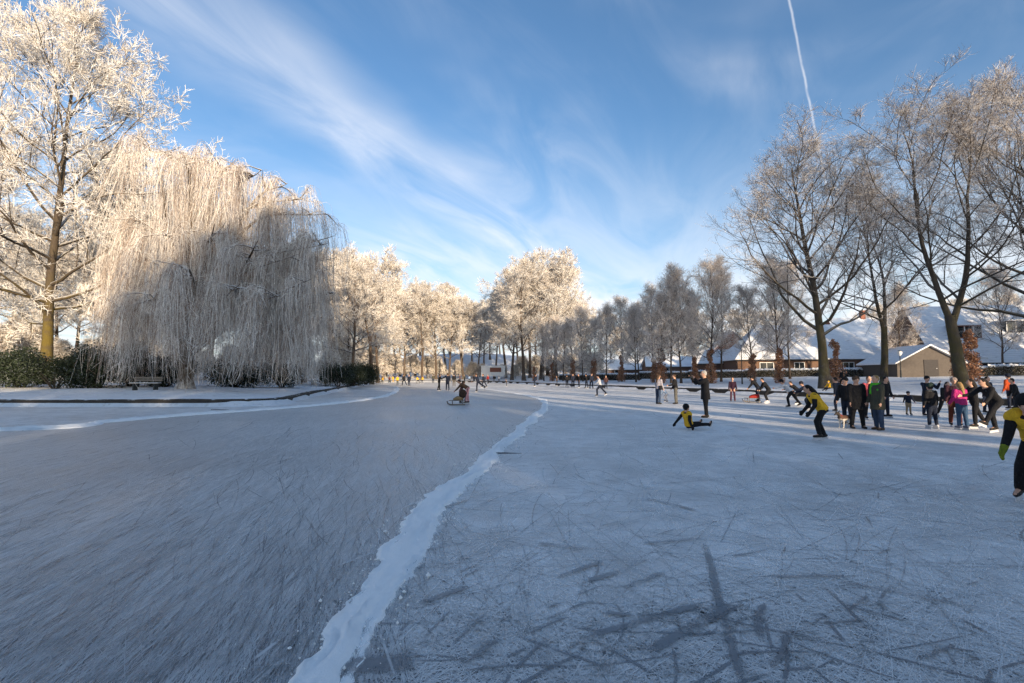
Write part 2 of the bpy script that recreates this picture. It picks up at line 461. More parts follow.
def sheet(name, P, z, mat, kind, label):
    me = bpy.data.meshes.new(name); me.from_pydata([(x, y, z) for x, y in P], [], [list(range(len(P)))])
    me.materials.append(mat); me.update()
    return tag(link_mesh(name, me), label, None, None, kind)
# the ice sheet lies a hand's breadth under the bank and reaches under the edging
Tn = np.roll(OD, -1, 0) - np.roll(OD, 1, 0); Tn /= np.linalg.norm(Tn, axis=1)[:, None]
sheet('ice', OD + np.stack([Tn[:, 1], -Tn[:, 0]], 1) * 0.05, 0.0, M_ICE, 'structure', 'frozen canal ice dusted with scraped snow')

def catmull(P, n=14):
    P = [np.array(p, float) for p in P]; P = [2 * P[0] - P[1]] + P + [2 * P[-1] - P[-2]]; o = []
    for i in range(1, len(P) - 2):
        for k in range(n):
            t = k / n; a, b, c, d = P[i - 1:i + 3]
            o.append(0.5 * (2 * b + (c - a) * t + (2 * a - 5 * b + 4 * c - d) * t * t + (3 * b - a - 3 * c + d) * t ** 3))
    o.append(P[-2]); return np.array(o)
RIDGE_PX = [(318, 683), (368, 605), (425, 522), (468, 478), (505, 444), (533, 419), (545, 406), (538, 398.5), (516, 393.5), (488, 389.5), (462, 386.5)]
rg = [ground(*p) for p in RIDGE_PX]
d0 = np.array(rg[0]) - np.array(rg[1]); d0 /= np.linalg.norm(d0)
rg = [tuple(np.array(rg[0]) + d0 * 9)] + [tuple(np.array(rg[0]) + d0 * 3)] + rg
RIDGE = catmull(rg)
LEFT_PX = [(0, 431), (110, 422), (205, 414), (290, 408), (350, 402), (385, 396), (396, 391), (396, 387)]
lg = [ground(*p) for p in LEFT_PX]
lg = [(-46, 8.5), (-30, 11.2)] + lg
LEFT = catmull(lg)
lane = list(RIDGE) + list(LEFT[::-1]) + [np.array((-48, -8))]
sheet('swept_ice_lane', lane, 0.004, M_LANE, 'structure', 'darker swept skating lane between two snow ridges')

def ridge_mat():
    m, t, b = newmat('swept_snow'); co = geopos(t); n = t.noise(co, 9, 6, 0.7); n2 = t.noise(co, 45, 4, 0.7)
    t.link(t.mix(n, (0.88, 0.88, 0.87), (0.95, 0.95, 0.94)), b.inputs['Base Color']); b.inputs['Roughness'].default_value = 0.9
    bump(t, b, t.math('ADD', n, t.math('MULTIPLY', n2, 0.5)), 0.5, 0.015); return m
M_RIDGE = ridge_mat()
def clean_path(P, step):
    d = np.concatenate([[0], np.cumsum(np.hypot(*np.diff(P, axis=0).T))]); s = np.arange(0, d[-1], step)
    return np.stack([np.interp(s, d, P[:, 0]), np.interp(s, d, P[:, 1])], 1)
def ridge(name, path, width, height, seed, label, step=0.06):
    rng = np.random.default_rng(seed)
    P = clean_path(path, step); n = len(P); T = np.gradient(P, axis=0); T /= np.linalg.norm(T, axis=1)[:, None]; N = np.stack([-T[:, 1], T[:, 0]], 1)
    def sm(w):
        k = np.ones(w) / w; return np.convolve(rng.standard_normal(n + w), k, 'same')[:n] * math.sqrt(w)
    m = 13; w0 = width * (1 + 0.14 * sm(25) + 0.10 * sm(5)); c0 = width * 0.12 * sm(31)
    us = np.linspace(-1, 1, m); V = np.zeros((n, m, 3))
    for k, uu in enumerate(us):
        edge = 1 + (0.06 * sm(4) if abs(uu) > 0.6 else 0)
        off = c0 + uu * w0 * 0.5 * edge
        V[:, k, :2] = P + N * off[:, None]
        prof = max(0, 1 - abs(uu) ** 2.0) ** 0.8
        V[:, k, 2] = 0.006 + height * prof * (0.75 + 0.25 * sm(18)) + (height * 0.07 * sm(2) + height * 0.12 * sm(7)) * min(1, prof * 2)
        V[:, k, 2] = np.maximum(V[:, k, 2], 0.006)
    V[:, 0, 2] = -0.02; V[:, -1, 2] = -0.02
    idx = np.arange(n * m).reshape(n, m)
    Fq = np.stack([idx[:-1, :-1], idx[:-1, 1:], idx[1:, 1:], idx[1:, :-1]], -1).reshape(-1, 4)
    o = link_mesh(name, quadmesh(name, V, Fq, [M_RIDGE], smooth=True))
    tag(o, label, 'snow ridge')
ridge('snow_ridge', RIDGE, 0.40, 0.045, 5, 'long curved ridge of swept snow running from the foreground to the middle of the ice')
ridge('snow_ridge', LEFT, 0.55, 0.09, 6, 'thin curved ridge of swept snow along the bank beneath the willow', 0.10)

# skate marks: thin curved ribbons just above the ice
def ribbon_mat(name, col, cover, rough=0.6, soft=0.35, grain=1.3):
    m = bpy.data.materials.new(name); m.use_nodes = True; t = NT(m.node_tree); t.n.clear()
    b = t.node('ShaderNodeBsdfPrincipled'); tr_ = t.node('ShaderNodeBsdfTransparent'); mx = t.node('ShaderNodeMixShader'); o = t.node('ShaderNodeOutputMaterial')
    uvn = t.node('ShaderNodeUVMap'); s = t.node('ShaderNodeSeparateXYZ'); t.link(uvn.outputs[0], s.inputs[0])
    ac = t.math('ABSOLUTE', t.math('SUBTRACT', s.outputs[1], 0.5)); al = t.math('ABSOLUTE', t.math('SUBTRACT', s.outputs[0], 0.5))
    co = geopos(t); n = t.noise(co, 38, 6, 0.8); n2 = t.noise(co, 3.5, 3)
    fall = t.math('MULTIPLY', t.ramp(ac, 0.5 - soft, 0.5, 1, 0), t.ramp(al, 0.25, 0.5, 1, 0))
    a = t.ramp(t.math('ADD', t.math('MULTIPLY', fall, 1.0), t.math('MULTIPLY', t.math('SUBTRACT', n, 0.5), grain)), 0.28, 0.95)
    a = t.math('MULTIPLY', t.math('MULTIPLY', a, t.ramp(n2, 0.3, 0.65, 0.35, 1)), cover)
    b.inputs['Base Color'].default_value = (*col, 1); b.inputs['Roughness'].default_value = rough
    t.link(a, mx.inputs[0]); t.link(tr_.outputs[0], mx.inputs[1]); t.link(b.outputs[0], mx.inputs[2]); t.link(mx.outputs[0], o.inputs[0])
    return m
def ribbons(name, cx, cy, az, length, curv, width, z, mat, label, n=8):
    B = len(cx); s = np.linspace(-0.5, 0.5, n)[None, :] * length[:, None]
    a = az[:, None] + curv[:, None] * s
    st_ = np.stack([np.sin(a), np.cos(a)], -1); seg = (s[:, 1:] - s[:, :-1])[..., None] * 0.5 * (st_[:, 1:] + st_[:, :-1])
    P = np.concatenate([np.zeros((B, 1, 2)), np.cumsum(seg, 1)], 1); P -= P[:, n // 2:n // 2 + 1]; P += np.stack([cx, cy], -1)[:, None]
    nrm = np.stack([st_[..., 1], -st_[..., 0]], -1) * (width[:, None, None] * 0.5)
    V = np.zeros((B, n, 2, 3)); V[:, :, 0, :2] = P - nrm; V[:, :, 1, :2] = P + nrm; V[..., 2] = z[:, None, None]
    idx = np.arange(B * n * 2).reshape(B, n, 2)
    Fq = np.stack([idx[:, :-1, 0], idx[:, :-1, 1], idx[:, 1:, 1], idx[:, 1:, 0]], -1).reshape(-1, 4)
    ul = np.broadcast_to(np.linspace(0, 1, n)[None, :], (B, n))
    uv = np.zeros((B, n - 1, 4, 2)); uv[..., 0, 0] = ul[:, :-1]; uv[..., 1, 0] = ul[:, :-1]; uv[..., 2, 0] = ul[:, 1:]; uv[..., 3, 0] = ul[:, 1:]
    uv[..., 1, 1] = 1; uv[..., 2, 1] = 1
    o = link_mesh(name, quadmesh(name, V, Fq, [mat], uv=uv))
    return tag(o, label, 'skate marks', None, 'stuff')
def screen_points(rng, n, x0, x1, y0, y1):
    px = rng.uniform(x0, x1, n); py = y0 + (y1 - y0) * rng.uniform(0, 1, n) ** 0.62
    return np.array([ground(a, b) for a, b in zip(px, py)]), py
def right_of_ridge(P):
    r = np.zeros(len(P), bool)
    for i, p in enumerate(P):
        k = np.argmin(np.hypot(RIDGE[:, 0] - p[0], RIDGE[:, 1] - p[1])); k = min(max(k, 1), len(RIDGE) - 2)
        t_ = RIDGE[k + 1] - RIDGE[k - 1]; d = p - RIDGE[k]; r[i] = (t_[0] * d[1] - t_[1] * d[0]) < -0.28 * np.linalg.norm(t_)
    return r
M_MARKD = ribbon_mat('bare_ice_mark', (0.21, 0.22, 0.24), 0.58, 0.35)
M_BRAKE = ribbon_mat('braked_bare_ice', (0.18, 0.19, 0.21), 0.85, 0.35, 0.42, 2.6)
M_MARKW = ribbon_mat('snow_filled_cut', (0.86, 0.86, 0.86), 0.55, 0.8, 0.5)
rng = np.random.default_rng(21)
P, py = screen_points(rng, 1200, 280, 1080, 405, 720); k = right_of_ridge(P); P, py = P[k], py[k]; n = len(P); far = np.clip((py - 400) / 250, 0.1, 1)
ribbons('skate_mark', P[:, 0], P[:, 1], rng.uniform(0, math.pi, n), rng.uniform(0.4, 2.4, n) / far ** 0.2, rng.normal(0, 0.16, n), rng.uniform(0.005, 0.017, n) / far ** 0.4, 0.003 + 0.004 * rng.random(n), M_MARKD, 'dark skate cuts criss-crossing the snow-dusted ice')
P, py = screen_points(rng, 2400, 280, 1080, 405, 720); k = right_of_ridge(P); P, py = P[k], py[k]; n = len(P); far = np.clip((py - 400) / 250, 0.1, 1)
ribbons('snow_filled_mark', P[:, 0], P[:, 1], rng.uniform(0, math.pi, n), rng.uniform(0.8, 3.4, n) / far ** 0.2, rng.normal(0, 0.2, n), rng.uniform(0.007, 0.02, n) / far ** 0.5, 0.0075 + 0.003 * rng.random(n), M_MARKW, 'white snow-filled skate cuts on the snow-dusted ice')
P, py = screen_points(rng, 110, 300, 1080, 470, 720); k = right_of_ridge(P); P, py = P[k], py[k]; n = len(P)
ribbons('scuff_mark', P[:, 0], P[:, 1], rng.normal(R(60), R(38), n), rng.uniform(0.15, 0.8, n), rng.normal(0, 0.5, n), rng.uniform(0.02, 0.05, n), 0.011 + 0.002 * rng.random(n), M_BRAKE, 'broad dark scuffs where skates braked on the ice')
P, py = screen_points(rng, 3600, -120, 540, 412, 730); k = ~right_of_ridge(P)
P, py = P[k], py[k]; n = len(P); far = np.clip((py - 400) / 250, 0.1, 1)
az = rng.normal(-LANE_AZ, R(11), n)
ribbons('lane_mark', P[:, 0], P[:, 1], az, rng.uniform(0.4, 2.2, n) / far ** 0.3, rng.normal(0, 0.12, n), rng.uniform(0.004, 0.010, n) / far ** 0.6, 0.007 + 0.003 * rng.random(n), M_MARKD, 'dark parallel skate cuts along the swept lane')
P, py = screen_points(rng, 3200, -120, 540, 412, 730); k = ~right_of_ridge(P)
P, py = P[k], py[k]; n = len(P); far = np.clip((py - 400) / 250, 0.1, 1)
ribbons('lane_snow_mark', P[:, 0], P[:, 1], rng.normal(-LANE_AZ, R(13), n), rng.uniform(0.4, 2.0, n) / far ** 0.3, rng.normal(0, 0.12, n), rng.uniform(0.004, 0.009, n) / far ** 0.6, 0.0105 + 0.003 * rng.random(n), M_MARKW, 'pale parallel skate cuts along the swept lane')
for pth_, nm_, k_, sd_ in ((RIDGE, 'long ridge', 900, 0.30), (LEFT, 'ridge under the bank', 500, 0.35)):
    pc = clean_path(pth_, 0.05); ii = (rng.random(k_) ** 1.4 * (len(pc) - 3)).astype(int) + 1; tg = pc[ii + 1] - pc[ii - 1]; tg /= np.linalg.norm(tg, axis=1)[:, None]
    of = np.clip(rng.normal(0, sd_, k_), -0.42, 0.42); q_ = pc[ii] + np.stack([-tg[:, 1], tg[:, 0]], 1) * of[:, None]
    ribbons('loose_snow', q_[:, 0], q_[:, 1], np.arctan2(tg[:, 0], tg[:, 1]) + rng.normal(0, 0.35, k_), rng.uniform(0.15, 0.7, k_), rng.normal(0, 0.4, k_), rng.uniform(0.02, 0.07, k_), 0.016 + 0.004 * rng.random(k_), M_MARKW, 'loose snow scattered beside the ' + nm_)
def crumbs(path, k, spread, label):
    pc = clean_path(path, 0.05); ii = (rng.random(k) ** 1.8 * min(len(pc) - 3, 420)).astype(int) + 1; tg = pc[ii + 1] - pc[ii - 1]; tg /= np.linalg.norm(tg, axis=1)[:, None]
    q = pc[ii] + np.stack([-tg[:, 1], tg[:, 0]], 1) * rng.normal(0, spread, k)[:, None]; r = rng.gamma(2.0, 0.0022, k) + 0.002
    o6 = np.array([(1, 0, 0), (-1, 0, 0), (0, 1, 0), (0, -1, 0), (0, 0, 1), (0, 0, -1)], float)
    V = o6[None] * r[:, None, None] * rng.uniform(0.6, 1.3, (k, 6, 1)); V[..., :2] += q[:, None, :]; V[..., 2] += (r * 0.5 + 0.012)[:, None]
    f8 = np.array([(0, 2, 4), (2, 1, 4), (1, 3, 4), (3, 0, 4), (2, 0, 5), (1, 2, 5), (3, 1, 5), (0, 3, 5)])
    tag(link_mesh('snow_crumb', quadmesh('snow_crumb', V, (f8[None] + 6 * np.arange(k)[:, None, None]).reshape(-1, 3), [M_RIDGE])), label, 'snow crumbs', None, 'stuff')
crumbs(RIDGE, 4500, 0.17, 'loose snow crumbs lying along the long ridge')
# the big braking marks in the right foreground
SK = [((706, 548), (722, 610), 15, 0.05), ((718, 600), (744, 690), 17, 0.0), ((596, 636), (708, 604), 15, 0.0), ((655, 650), (735, 604), 20, 0.0), ((760, 606), (756, 640), 17, -0.9),
      ((590, 582), (622, 572), 12, 0.0), ((628, 588), (664, 574), 12, 0.0), ((560, 578), (604, 562), 10, 0.0), ((776, 578), (848, 577), 9, 0.3), ((408, 520), (470, 500), 10, 0.0),
      ((420, 605), (468, 588), 14, 0.2), ((345, 668), (420, 664), 44, 0.0), ((470, 662), (500, 640), 14, 0.5), ((790, 635), (775, 672), 12, 0.5), ((606, 615), (632, 617), 10, 0.0), ((700, 540), (640, 545), 8, 0.0), ((850, 585), (990, 612), 9, 0.05), ((650, 500), (700, 512), 9, 0.2), ((540, 545), (585, 550), 8, 0.1)]
cx, cy, a_, l_, w_, k_ = [], [], [], [], [], []
for p, q, w, kv in SK:
    a, b = np.array(ground(*p)), np.array(ground(*q)); d = b - a; m_ = (a + b) / 2
    cx.append(m_[0]); cy.append(m_[1]); a_.append(math.atan2(d[0], d[1])); l_.append(np.hypot(*d) * 1.35); k_.append(kv)
    w_.append(w * m_[1] / F * (0.8 if abs(d[1]) > abs(d[0]) else 1.15))
ribbons('braking_mark', np.array(cx), np.array(cy), np.array(a_), np.array(l_), np.array(k_), np.array(w_), 0.0145 + 0.0002 * np.arange(len(cx)), M_BRAKE, 'large dark braking marks scraped in the right foreground', 14)

# ------------------------------------------------------------------ trees
def tubes(P, Rr, sides):
    B, N, _ = P.shape
    T = np.gradient(P, axis=1); T /= np.maximum(np.linalg.norm(T, axis=2, keepdims=True), 1e-9)
    mt = T.mean(1); ref = np.where((np.abs(mt[:, 2]) > 0.85)[:, None], np.array([1.0, 0.1, 0]), np.array([0.05, 0.0, 1.0]))[:, None, :]
    Xa = ref - (ref * T).sum(2, keepdims=True) * T; Xa /= np.maximum(np.linalg.norm(Xa, axis=2, keepdims=True), 1e-9); Ya = np.cross(T, Xa)
    an = np.arange(sides) * 2 * math.pi / sides
    V = P[:, :, None, :] + Rr[:, :, None, None] * (Xa[:, :, None, :] * np.cos(an)[:, None] + Ya[:, :, None, :] * np.sin(an)[:, None])
    idx = np.arange(B * N * sides).reshape(B, N, sides); nx_ = np.roll(idx, -1, 2)
    Fq = np.stack([idx[:, :-1], nx_[:, :-1], nx_[:, 1:], idx[:, 1:]], -1).reshape(-1, 4)
    return V.reshape(-1, 3), Fq

class Tubes:
    def __init__(s): s.V = []; s.F = []; s.M = []; s.n = 0
    def add(s, P, Rr, sides, m=0):
        if len(P) == 0: return
        V, Fq = tubes(np.asarray(P, float), np.asarray(Rr, float), sides)
        s.V.append(V); s.F.append(Fq + s.n); s.M.append(np.full(len(Fq), m)); s.n += len(V)
    def add_list(s, paths, sides, m=0):
        by = {}
        for p, r in paths: by.setdefault(len(p), []).append((p, r))
        for k, L in by.items(): s.add(np.array([p for p, _ in L]), np.array([r for _, r in L]), sides, m)
    def mesh(s, name, mats, smooth=False):
        return quadmesh(name, np.concatenate(s.V), np.concatenate(s.F), mats, np.concatenate(s.M), smooth)

def unit(v): return v / max(np.linalg.norm(v), 1e-9)
def limb(rng, p0, d, L, r0, r1, n, wander, tropism):
    pts = [np.array(p0, float)]; d = unit(np.array(d, float)); st_ = L / (n - 1)
    for i in range(n - 1):
        d = unit(d + rng.normal(0, wander, 3) + np.array([0, 0, tropism]))
        pts.append(pts[-1] + d * st_)
    t = np.linspace(0, 1, n)
    return np.array(pts), r0 + (r1 - r0) * t ** 0.8
def perp_dir(rng, d, ang, az=None):
    d = unit(d); a = unit(np.cross(d, [0, 0, 1]) if abs(d[2]) < 0.95 else np.cross(d, [1, 0, 0])); b = np.cross(d, a)
    az = rng.uniform(0, 2 * math.pi) if az is None else az
    return d * math.cos(ang) + (a * math.cos(az) + b * math.sin(az)) * math.sin(ang)
def lerp_path(P, Rr, t):
    x = t * (len(P) - 1); i = min(int(x), len(P) - 2); f = x - i
    return P[i] * (1 - f) + P[i + 1] * f, Rr[i] * (1 - f) + Rr[i + 1] * f, unit(P[i + 1] - P[i])

def make_tree(name, seed, H, r0, bole, n1, ang, len1, env, n2, n3, ntw, twl, twr, mats, leaders=1, trop=(0.03, 0.05, 0.04), l2=0.5, l3=0.5, droop=0.0, lean=(0, 0), sub=2, fork=0.0):
    """returns (trunk mesh, crown mesh): trunk and limbs; branches with frosted twigs"""
    rng = np.random.default_rng(seed)
    trunk, L1, L2, L3 = [], [], [], []
    P, Rr = limb(rng, (0, 0, 0), (lean[0], lean[1], 1), H * (0.9 if leaders == 1 else bole + fork), r0, r0 * (0.12 if leaders == 1 else 0.72), 16, 0.03, 0.06)
    Rr = Rr.copy(); Rr[0] *= 1.45; Rr[1] *= 1.08; P[0, 2] -= 0.15
    trunk.append((P, Rr))
    axes = [(P, Rr, bole, H)]
    if leaders > 1:
        axes = []
        for k in range(leaders):
            p, r, d = lerp_path(P, Rr, 0.86 + 0.13 * k / leaders)
            dd = perp_dir(rng, np.array([0, 0, 1.0]), R(rng.uniform(13, 26)), 2 * math.pi * k / leaders + rng.uniform(-0.4, 0.4))
            LL = (H * 0.95 - p[2]) * rng.uniform(0.86, 1.0)
            q, rr = limb(rng, p, dd, LL, r * 0.72, 0.03, 13, 0.05, 0.05); trunk.append((q, rr)); axes.append((q, rr, 0.08, LL))
    golden = rng.uniform(0, 6.28)
    for P, Rr, b0, HL in axes:
        for i in range(n1 // len(axes)):
            tt = (i + rng.uniform(0, 1)) / (n1 / len(axes)); t = b0 + (0.97 - b0) * tt
            p, r, d = lerp_path(P, Rr, t)
            golden += 2.4 + rng.uniform(-0.5, 0.5)
            an = R(ang[0] + (ang[1] - ang[0]) * tt + rng.normal(0, 6))
            az = golden
            dd = np.array([math.sin(an) * math.cos(az), math.sin(an) * math.sin(az), math.cos(an)])
            if leaders > 1: dd = unit(dd + 0.35 * d)
            L = H * len1 * env(tt) * rng.uniform(0.8, 1.15)
            L1.append(limb(rng, p, dd, L, min(r * 0.55, 0.018 * L + 0.02), 0.02, 10, 0.12, trop[0]) + (L,))
    for P, Rr, L in L1:
        for i in range(n2):
            t = 0.18 + 0.8 * (i + rng.uniform(0, 1)) / n2; p, r, d = lerp_path(P, Rr, t)
            LL = L * l2 * (1.05 - 0.55 * t) * rng.uniform(0.7, 1.25)
            L2.append(limb(rng, p, perp_dir(rng, d, R(rng.uniform(28, 58))), LL, min(r * 0.65, 0.048), 0.010, 6, 0.13, trop[1]) + (LL,))
    for P, Rr, L in L2:
        for i in range(n3):
            t = 0.2 + 0.78 * (i + rng.uniform(0, 1)) / n3; p, r, d = lerp_path(P, Rr, t)
            LL = max(0.5, L * l3 * (1.1 - 0.5 * t) * rng.uniform(0.7, 1.3))
            L3.append(limb(rng, p, perp_dir(rng, d, R(rng.uniform(28, 62))), LL, min(r * 0.7, 0.018), 0.008, 5, 0.16, trop[2]) + (LL,))
    # twigs
    S, D = [], []
    def spread(LL, k, t0):
        for P, Rr, L in LL:
            for t in rng.uniform(t0, 1.0, k):
                p, r, d = lerp_path(P, Rr, t); S.append(p); D.append(d)
    spread(L3, ntw, 0.1); spread(L2, max(2, ntw // 2), 0.5); spread(L1, max(2, ntw // 2), 0.75)
    S = np.array(S); D = np.array(D); n = len(S)
    def off(D, a0, a1, up):
        r = rng.normal(0, 1, D.shape); r -= (r * D).sum(1, keepdims=True) * D; r /= np.linalg.norm(r, axis=1, keepdims=True)
        a = np.radians(rng.uniform(a0, a1, len(D)))[:, None]
        o = D * np.cos(a) + r * np.sin(a); o[:, 2] += up; return o / np.linalg.norm(o, axis=1, keepdims=True)
    D1 = off(D, 15, 65, 0.15 - droop); Lt = rng.uniform(0.5, 1.3, n)[:, None] * twl
    M1 = S + D1 * Lt * 0.5; D2 = off(D1, 0, 25, 0.08 - droop); E1 = M1 + D2 * Lt * 0.5
    cr = Tubes()
    cr.add_list([(p, r) for p, r, _ in L2], 4, 0); cr.add_list([(p, r) for p, r, _ in L3], 3, 0)
    rr = np.broadcast_to(np.array([1.0, 0.9, 0.55]) * twr, (n, 3))
    cr.add(np.stack([S, M1, E1], 1), rr, 3, 1)
    for k in range(sub):
        q = rng.uniform(0.25, 0.9, n)[:, None]; s0 = S + (E1 - S) * q; dd = off(D1, 25, 65, 0.1 - droop)
        cr.add(np.stack([s0, s0 + dd * Lt * rng.uniform(0.3, 0.65, n)[:, None]], 1), np.broadcast_to(np.array([0.9, 0.5]) * twr, (n, 2)), 3, 1)
    tk = Tubes(); tk.add_list(trunk, 12, 0); tk.add_list([(p, r) for p, r, _ in L1], 6, 0)
    return tk.mesh(name + '_trunk', [mats[0]], True), cr.mesh(name + '_crown', [mats[0], mats[1]])

def place_tree(name, meshes, x, y, z, rz, sc, label, group=None, cat='tree', extra=None):
    t = empty(name, (x, y, z), rz, sc, label, cat, group)
    link_mesh('trunk', meshes[0], t); link_mesh('crown', meshes[1], t)
    return t

ENV_ROUND = lambda t: 0.55 + 0.6 * math.sin(math.pi * min(1, 0.12 + 0.8 * t)) - 0.35 * t
ENV_FAN = lambda t: 1.0 - 0.62 * t
ENV_OVAL = lambda t: 0.5 + 0.65 * math.sin(math.pi * (0.1 + 0.82 * t)) - 0.3 * t
T_OAK = make_tree('oak', 4, 34, 0.47, 0.16, 40, (76, 30), 0.37, ENV_ROUND, 8, 5, 8, 0.84, 0.020, (M_BARK, M_TW_OAK), trop=(0.03, 0.02, 0.02))
T_BIG = make_tree('big_tree', 11, 24, 0.40, 0.22, 30, (60, 18), 0.52, ENV_FAN, 8, 5, 8, 0.74, 0.0066, (M_BARK_R, M_TW_R), trop=(0.05, 0.06, 0.06))
T_BIG2 = make_tree('big_tree', 17, 25, 0.42, 0.22, 30, (64, 22), 0.46, ENV_FAN, 8, 5, 8, 0.74, 0.0066, (M_BARK_R, M_TW_R), leaders=2, trop=(0.05, 0.06, 0.06), fork=0.05)
T_FAR = [make_tree('far_tree', 30 + i, 25, 0.40, 0.26, 26, (66, 24), 0.38, ENV_ROUND, 6, 4, 7, 1.05, 0.027, (M_BARK_F, M_TW_F), leaders=(1, 2, 1)[i], trop=(0.03, 0.03, 0.03), sub=2, fork=0.12) for i in range(3)]
T_ROW = [make_tree('row_tree', 40 + i, 15, 0.15, 0.20, 28, (50, 20), 0.27, ENV_OVAL, 6, 4, 6, 0.78, 0.0092, (M_BARK_F, M_TW_ROW), trop=(0.05, 0.05, 0.05), sub=1) for i in range(2)]

ORD = ['first', 'second', 'third', 'fourth', 'fifth', 'sixth', 'seventh', 'eighth', 'ninth', 'tenth', 'eleventh', 'twelfth', 'thirteenth', 'fourteenth', 'fifteenth', 'sixteenth', 'seventeenth', 'eighteenth', 'nineteenth', 'twentieth', 'twenty-first', 'twenty-second', 'twenty-third', 'twenty-fourth', 'twenty-fifth', 'twenty-sixth', 'twenty-seventh', 'twenty-eighth', 'twenty-ninth', 'thirtieth']

def tree_at(name, meshes, px, depth, rz, sc, label, group=None, cat='tree'):
    x = atX(px, depth); return place_tree(name, meshes, x, depth, lz(x, depth) - 0.05, rz, sc, label, group, cat)
# left bank
tree_at('frosted_tree', T_OAK, 46, 43, 0.6, 1.0, 'tallest white frosted tree with mossy yellow trunk at the left edge')
tree_at('frosted_tree', T_OAK, 128, 49, 4.2, (0.72, 0.72, 0.72), 'white frosted tree squeezed between the tallest tree and the willow')
tree_at('frosted_tree', T_OAK, -70, 52, 2.9, 0.92, 'frosted tree at the far left whose trunk stands outside the picture')
for i, (px, dp, m, rz, sc) in enumerate([(8, 66, 0, 1.0, 0.80), (100, 58, 1, 4.0, 0.86), (55, 62, 2, 5.0, 0.62), (128, 75, 0, 0.5, 0.9), (240, 62, 2, 1.7, 0.66), (305, 68, 0, 2.9, 0.62), (-45, 62, 2, 3.2, 0.8), (30, 96, 1, 1.2, 1.0), (180, 95, 0, 4.4, 1.0), (150, 62, 2, 2.2, 0.86), (-20, 82, 1, 0.3, 0.9), (75, 84, 0, 5.0, 0.85), (210, 72, 1, 3.3, 0.9), (270, 78, 2, 0.9, 0.85)]):
    tree_at('frosted_tree', T_FAR[m], px, dp, rz, sc, 'frosted tree behind the willow and the left bushes, %s from the left' % ORD[i], 'frosted trees behind the willow')
# wood at the far end, left of the middle
WOOD = [(352, 64, 0, 0.4, 0.66), (372, 80, 1, 1.9, 0.82), (378, 92, 2, 3.1, 0.74), (330, 92, 2, 5.2, 0.95), (404, 117, 0, 0.7, 0.78), (422, 116, 1, 2.6, 0.84), (436, 119, 2, 4.4, 0.82), (449, 118, 0, 5.6, 0.78), (463, 120, 1, 1.1, 0.74), (386, 132, 1, 3.6, 1.0), (360, 122, 0, 2.0, 1.05), (478, 158, 2, 0.2, 0.86), (340, 140, 1, 4.8, 1.1), (405, 160, 2, 1.4, 1.1), (434, 170, 0, 3.9, 1.08), (462, 178, 1, 5.9, 1.0), (490, 190, 0, 2.8, 0.95), (375, 168, 2, 0.9, 1.15), (312, 112, 1, 1.5, 1.05), (450, 200, 2, 2.3, 1.15), (420, 205, 1, 0.6, 1.2), (500, 215, 2, 3.4, 1.0), (347, 74, 1, 3.0, 0.62), (362, 105, 0, 4.1, 0.8), (383, 116, 2, 0.3, 0.8), (400, 142, 1, 2.2, 0.95), (415, 148, 0, 5.3, 0.95), (446, 152, 1, 0.8, 0.9), (472, 168, 0, 3.7, 0.95), (484, 172, 2, 1.6, 0.9), (496, 176, 1, 4.9, 0.9), (394, 190, 0, 2.7, 1.1)]
ORD += ['thirty-first', 'thirty-second', 'thirty-third', 'thirty-fourth', 'thirty-fifth', 'thirty-sixth', 'thirty-seventh', 'thirty-eighth', 'thirty-ninth', 'fortieth', 'forty-first', 'forty-second']
for i, (px, dp, m, rz, sc) in enumerate(sorted(WOOD)):
    tree_at('woodland_tree', T_FAR[m], px, dp, rz, sc, 'tall frosted tree in the wood at the far end, %s from the left' % ORD[i], 'trees of the far wood')
# the tall clump right of the middle
CLUMP = [(512, 112, 2, 0.5, 0.94), (524, 104, 0, 2.4, 1.0), (541, 108, 1, 4.2, 1.10), (556, 118, 2, 1.2, 1.10), (530, 126, 1, 5.5, 1.1), (548, 134, 0, 3.0, 1.15), (506, 130, 1, 0.2, 0.95), (518, 150, 2, 4.0, 1.0), (566, 140, 0, 2.1, 0.95), (536, 160, 0, 1.0, 1.1), (575, 150, 1, 5.0, 0.85)]
for i, (px, dp, m, rz, sc) in enumerate(sorted(CLUMP)):
    tree_at('clump_tree', T_FAR[m], px, dp, rz, sc, 'tall white frosted tree in the high clump past the bend, %s from the left' % ORD[i], 'tall clump past the bend')
# slender row on the right bank
ROW = [(544, 100, 0.80), (553, 96, 0.80), (563, 92, 0.82), (573, 92, 0.82), (583, 86, 0.84), (594, 86, 0.84), (606, 80, 0.86), (622, 78, 0.86), (636, 74, 0.88), (639, 82, 0.88), (653, 72, 0.9), (660, 66, 0.92), (671, 64, 0.96), (681, 64, 0.98), (694, 70, 1.0), (711, 62, 1.08), (721, 66, 0.95), (752, 64, 0.95), (780, 60, 1.05), (790, 66, 1.0), (900, 64, 0.9), (1003, 62, 0.95)]
for i, (px, dp, sc) in enumerate(ROW):
    tree_at('slender_tree', T_ROW[i % 2], px, dp, i * 1.3, (sc, sc, sc * (1.0 + 0.1 * math.sin(i * 2.1))), 'slender upright frosted tree in the row on the right bank, %s from the left' % ORD[i], 'slender row on the right bank')
BEH = [(640, 150, 0, 0.8), (668, 158, 1, 0.8), (700, 150, 2, 0.78), (735, 142, 0, 0.74), (768, 150, 1, 0.76), (880, 128, 0, 0.72), (925, 134, 1, 0.74), (970, 126, 2, 0.78), (1010, 120, 0, 0.8), (612, 160, 2, 0.8), (590, 170, 0, 0.85), (655, 130, 2, 0.5), (685, 135, 0, 0.52), (625, 140, 1, 0.55)]
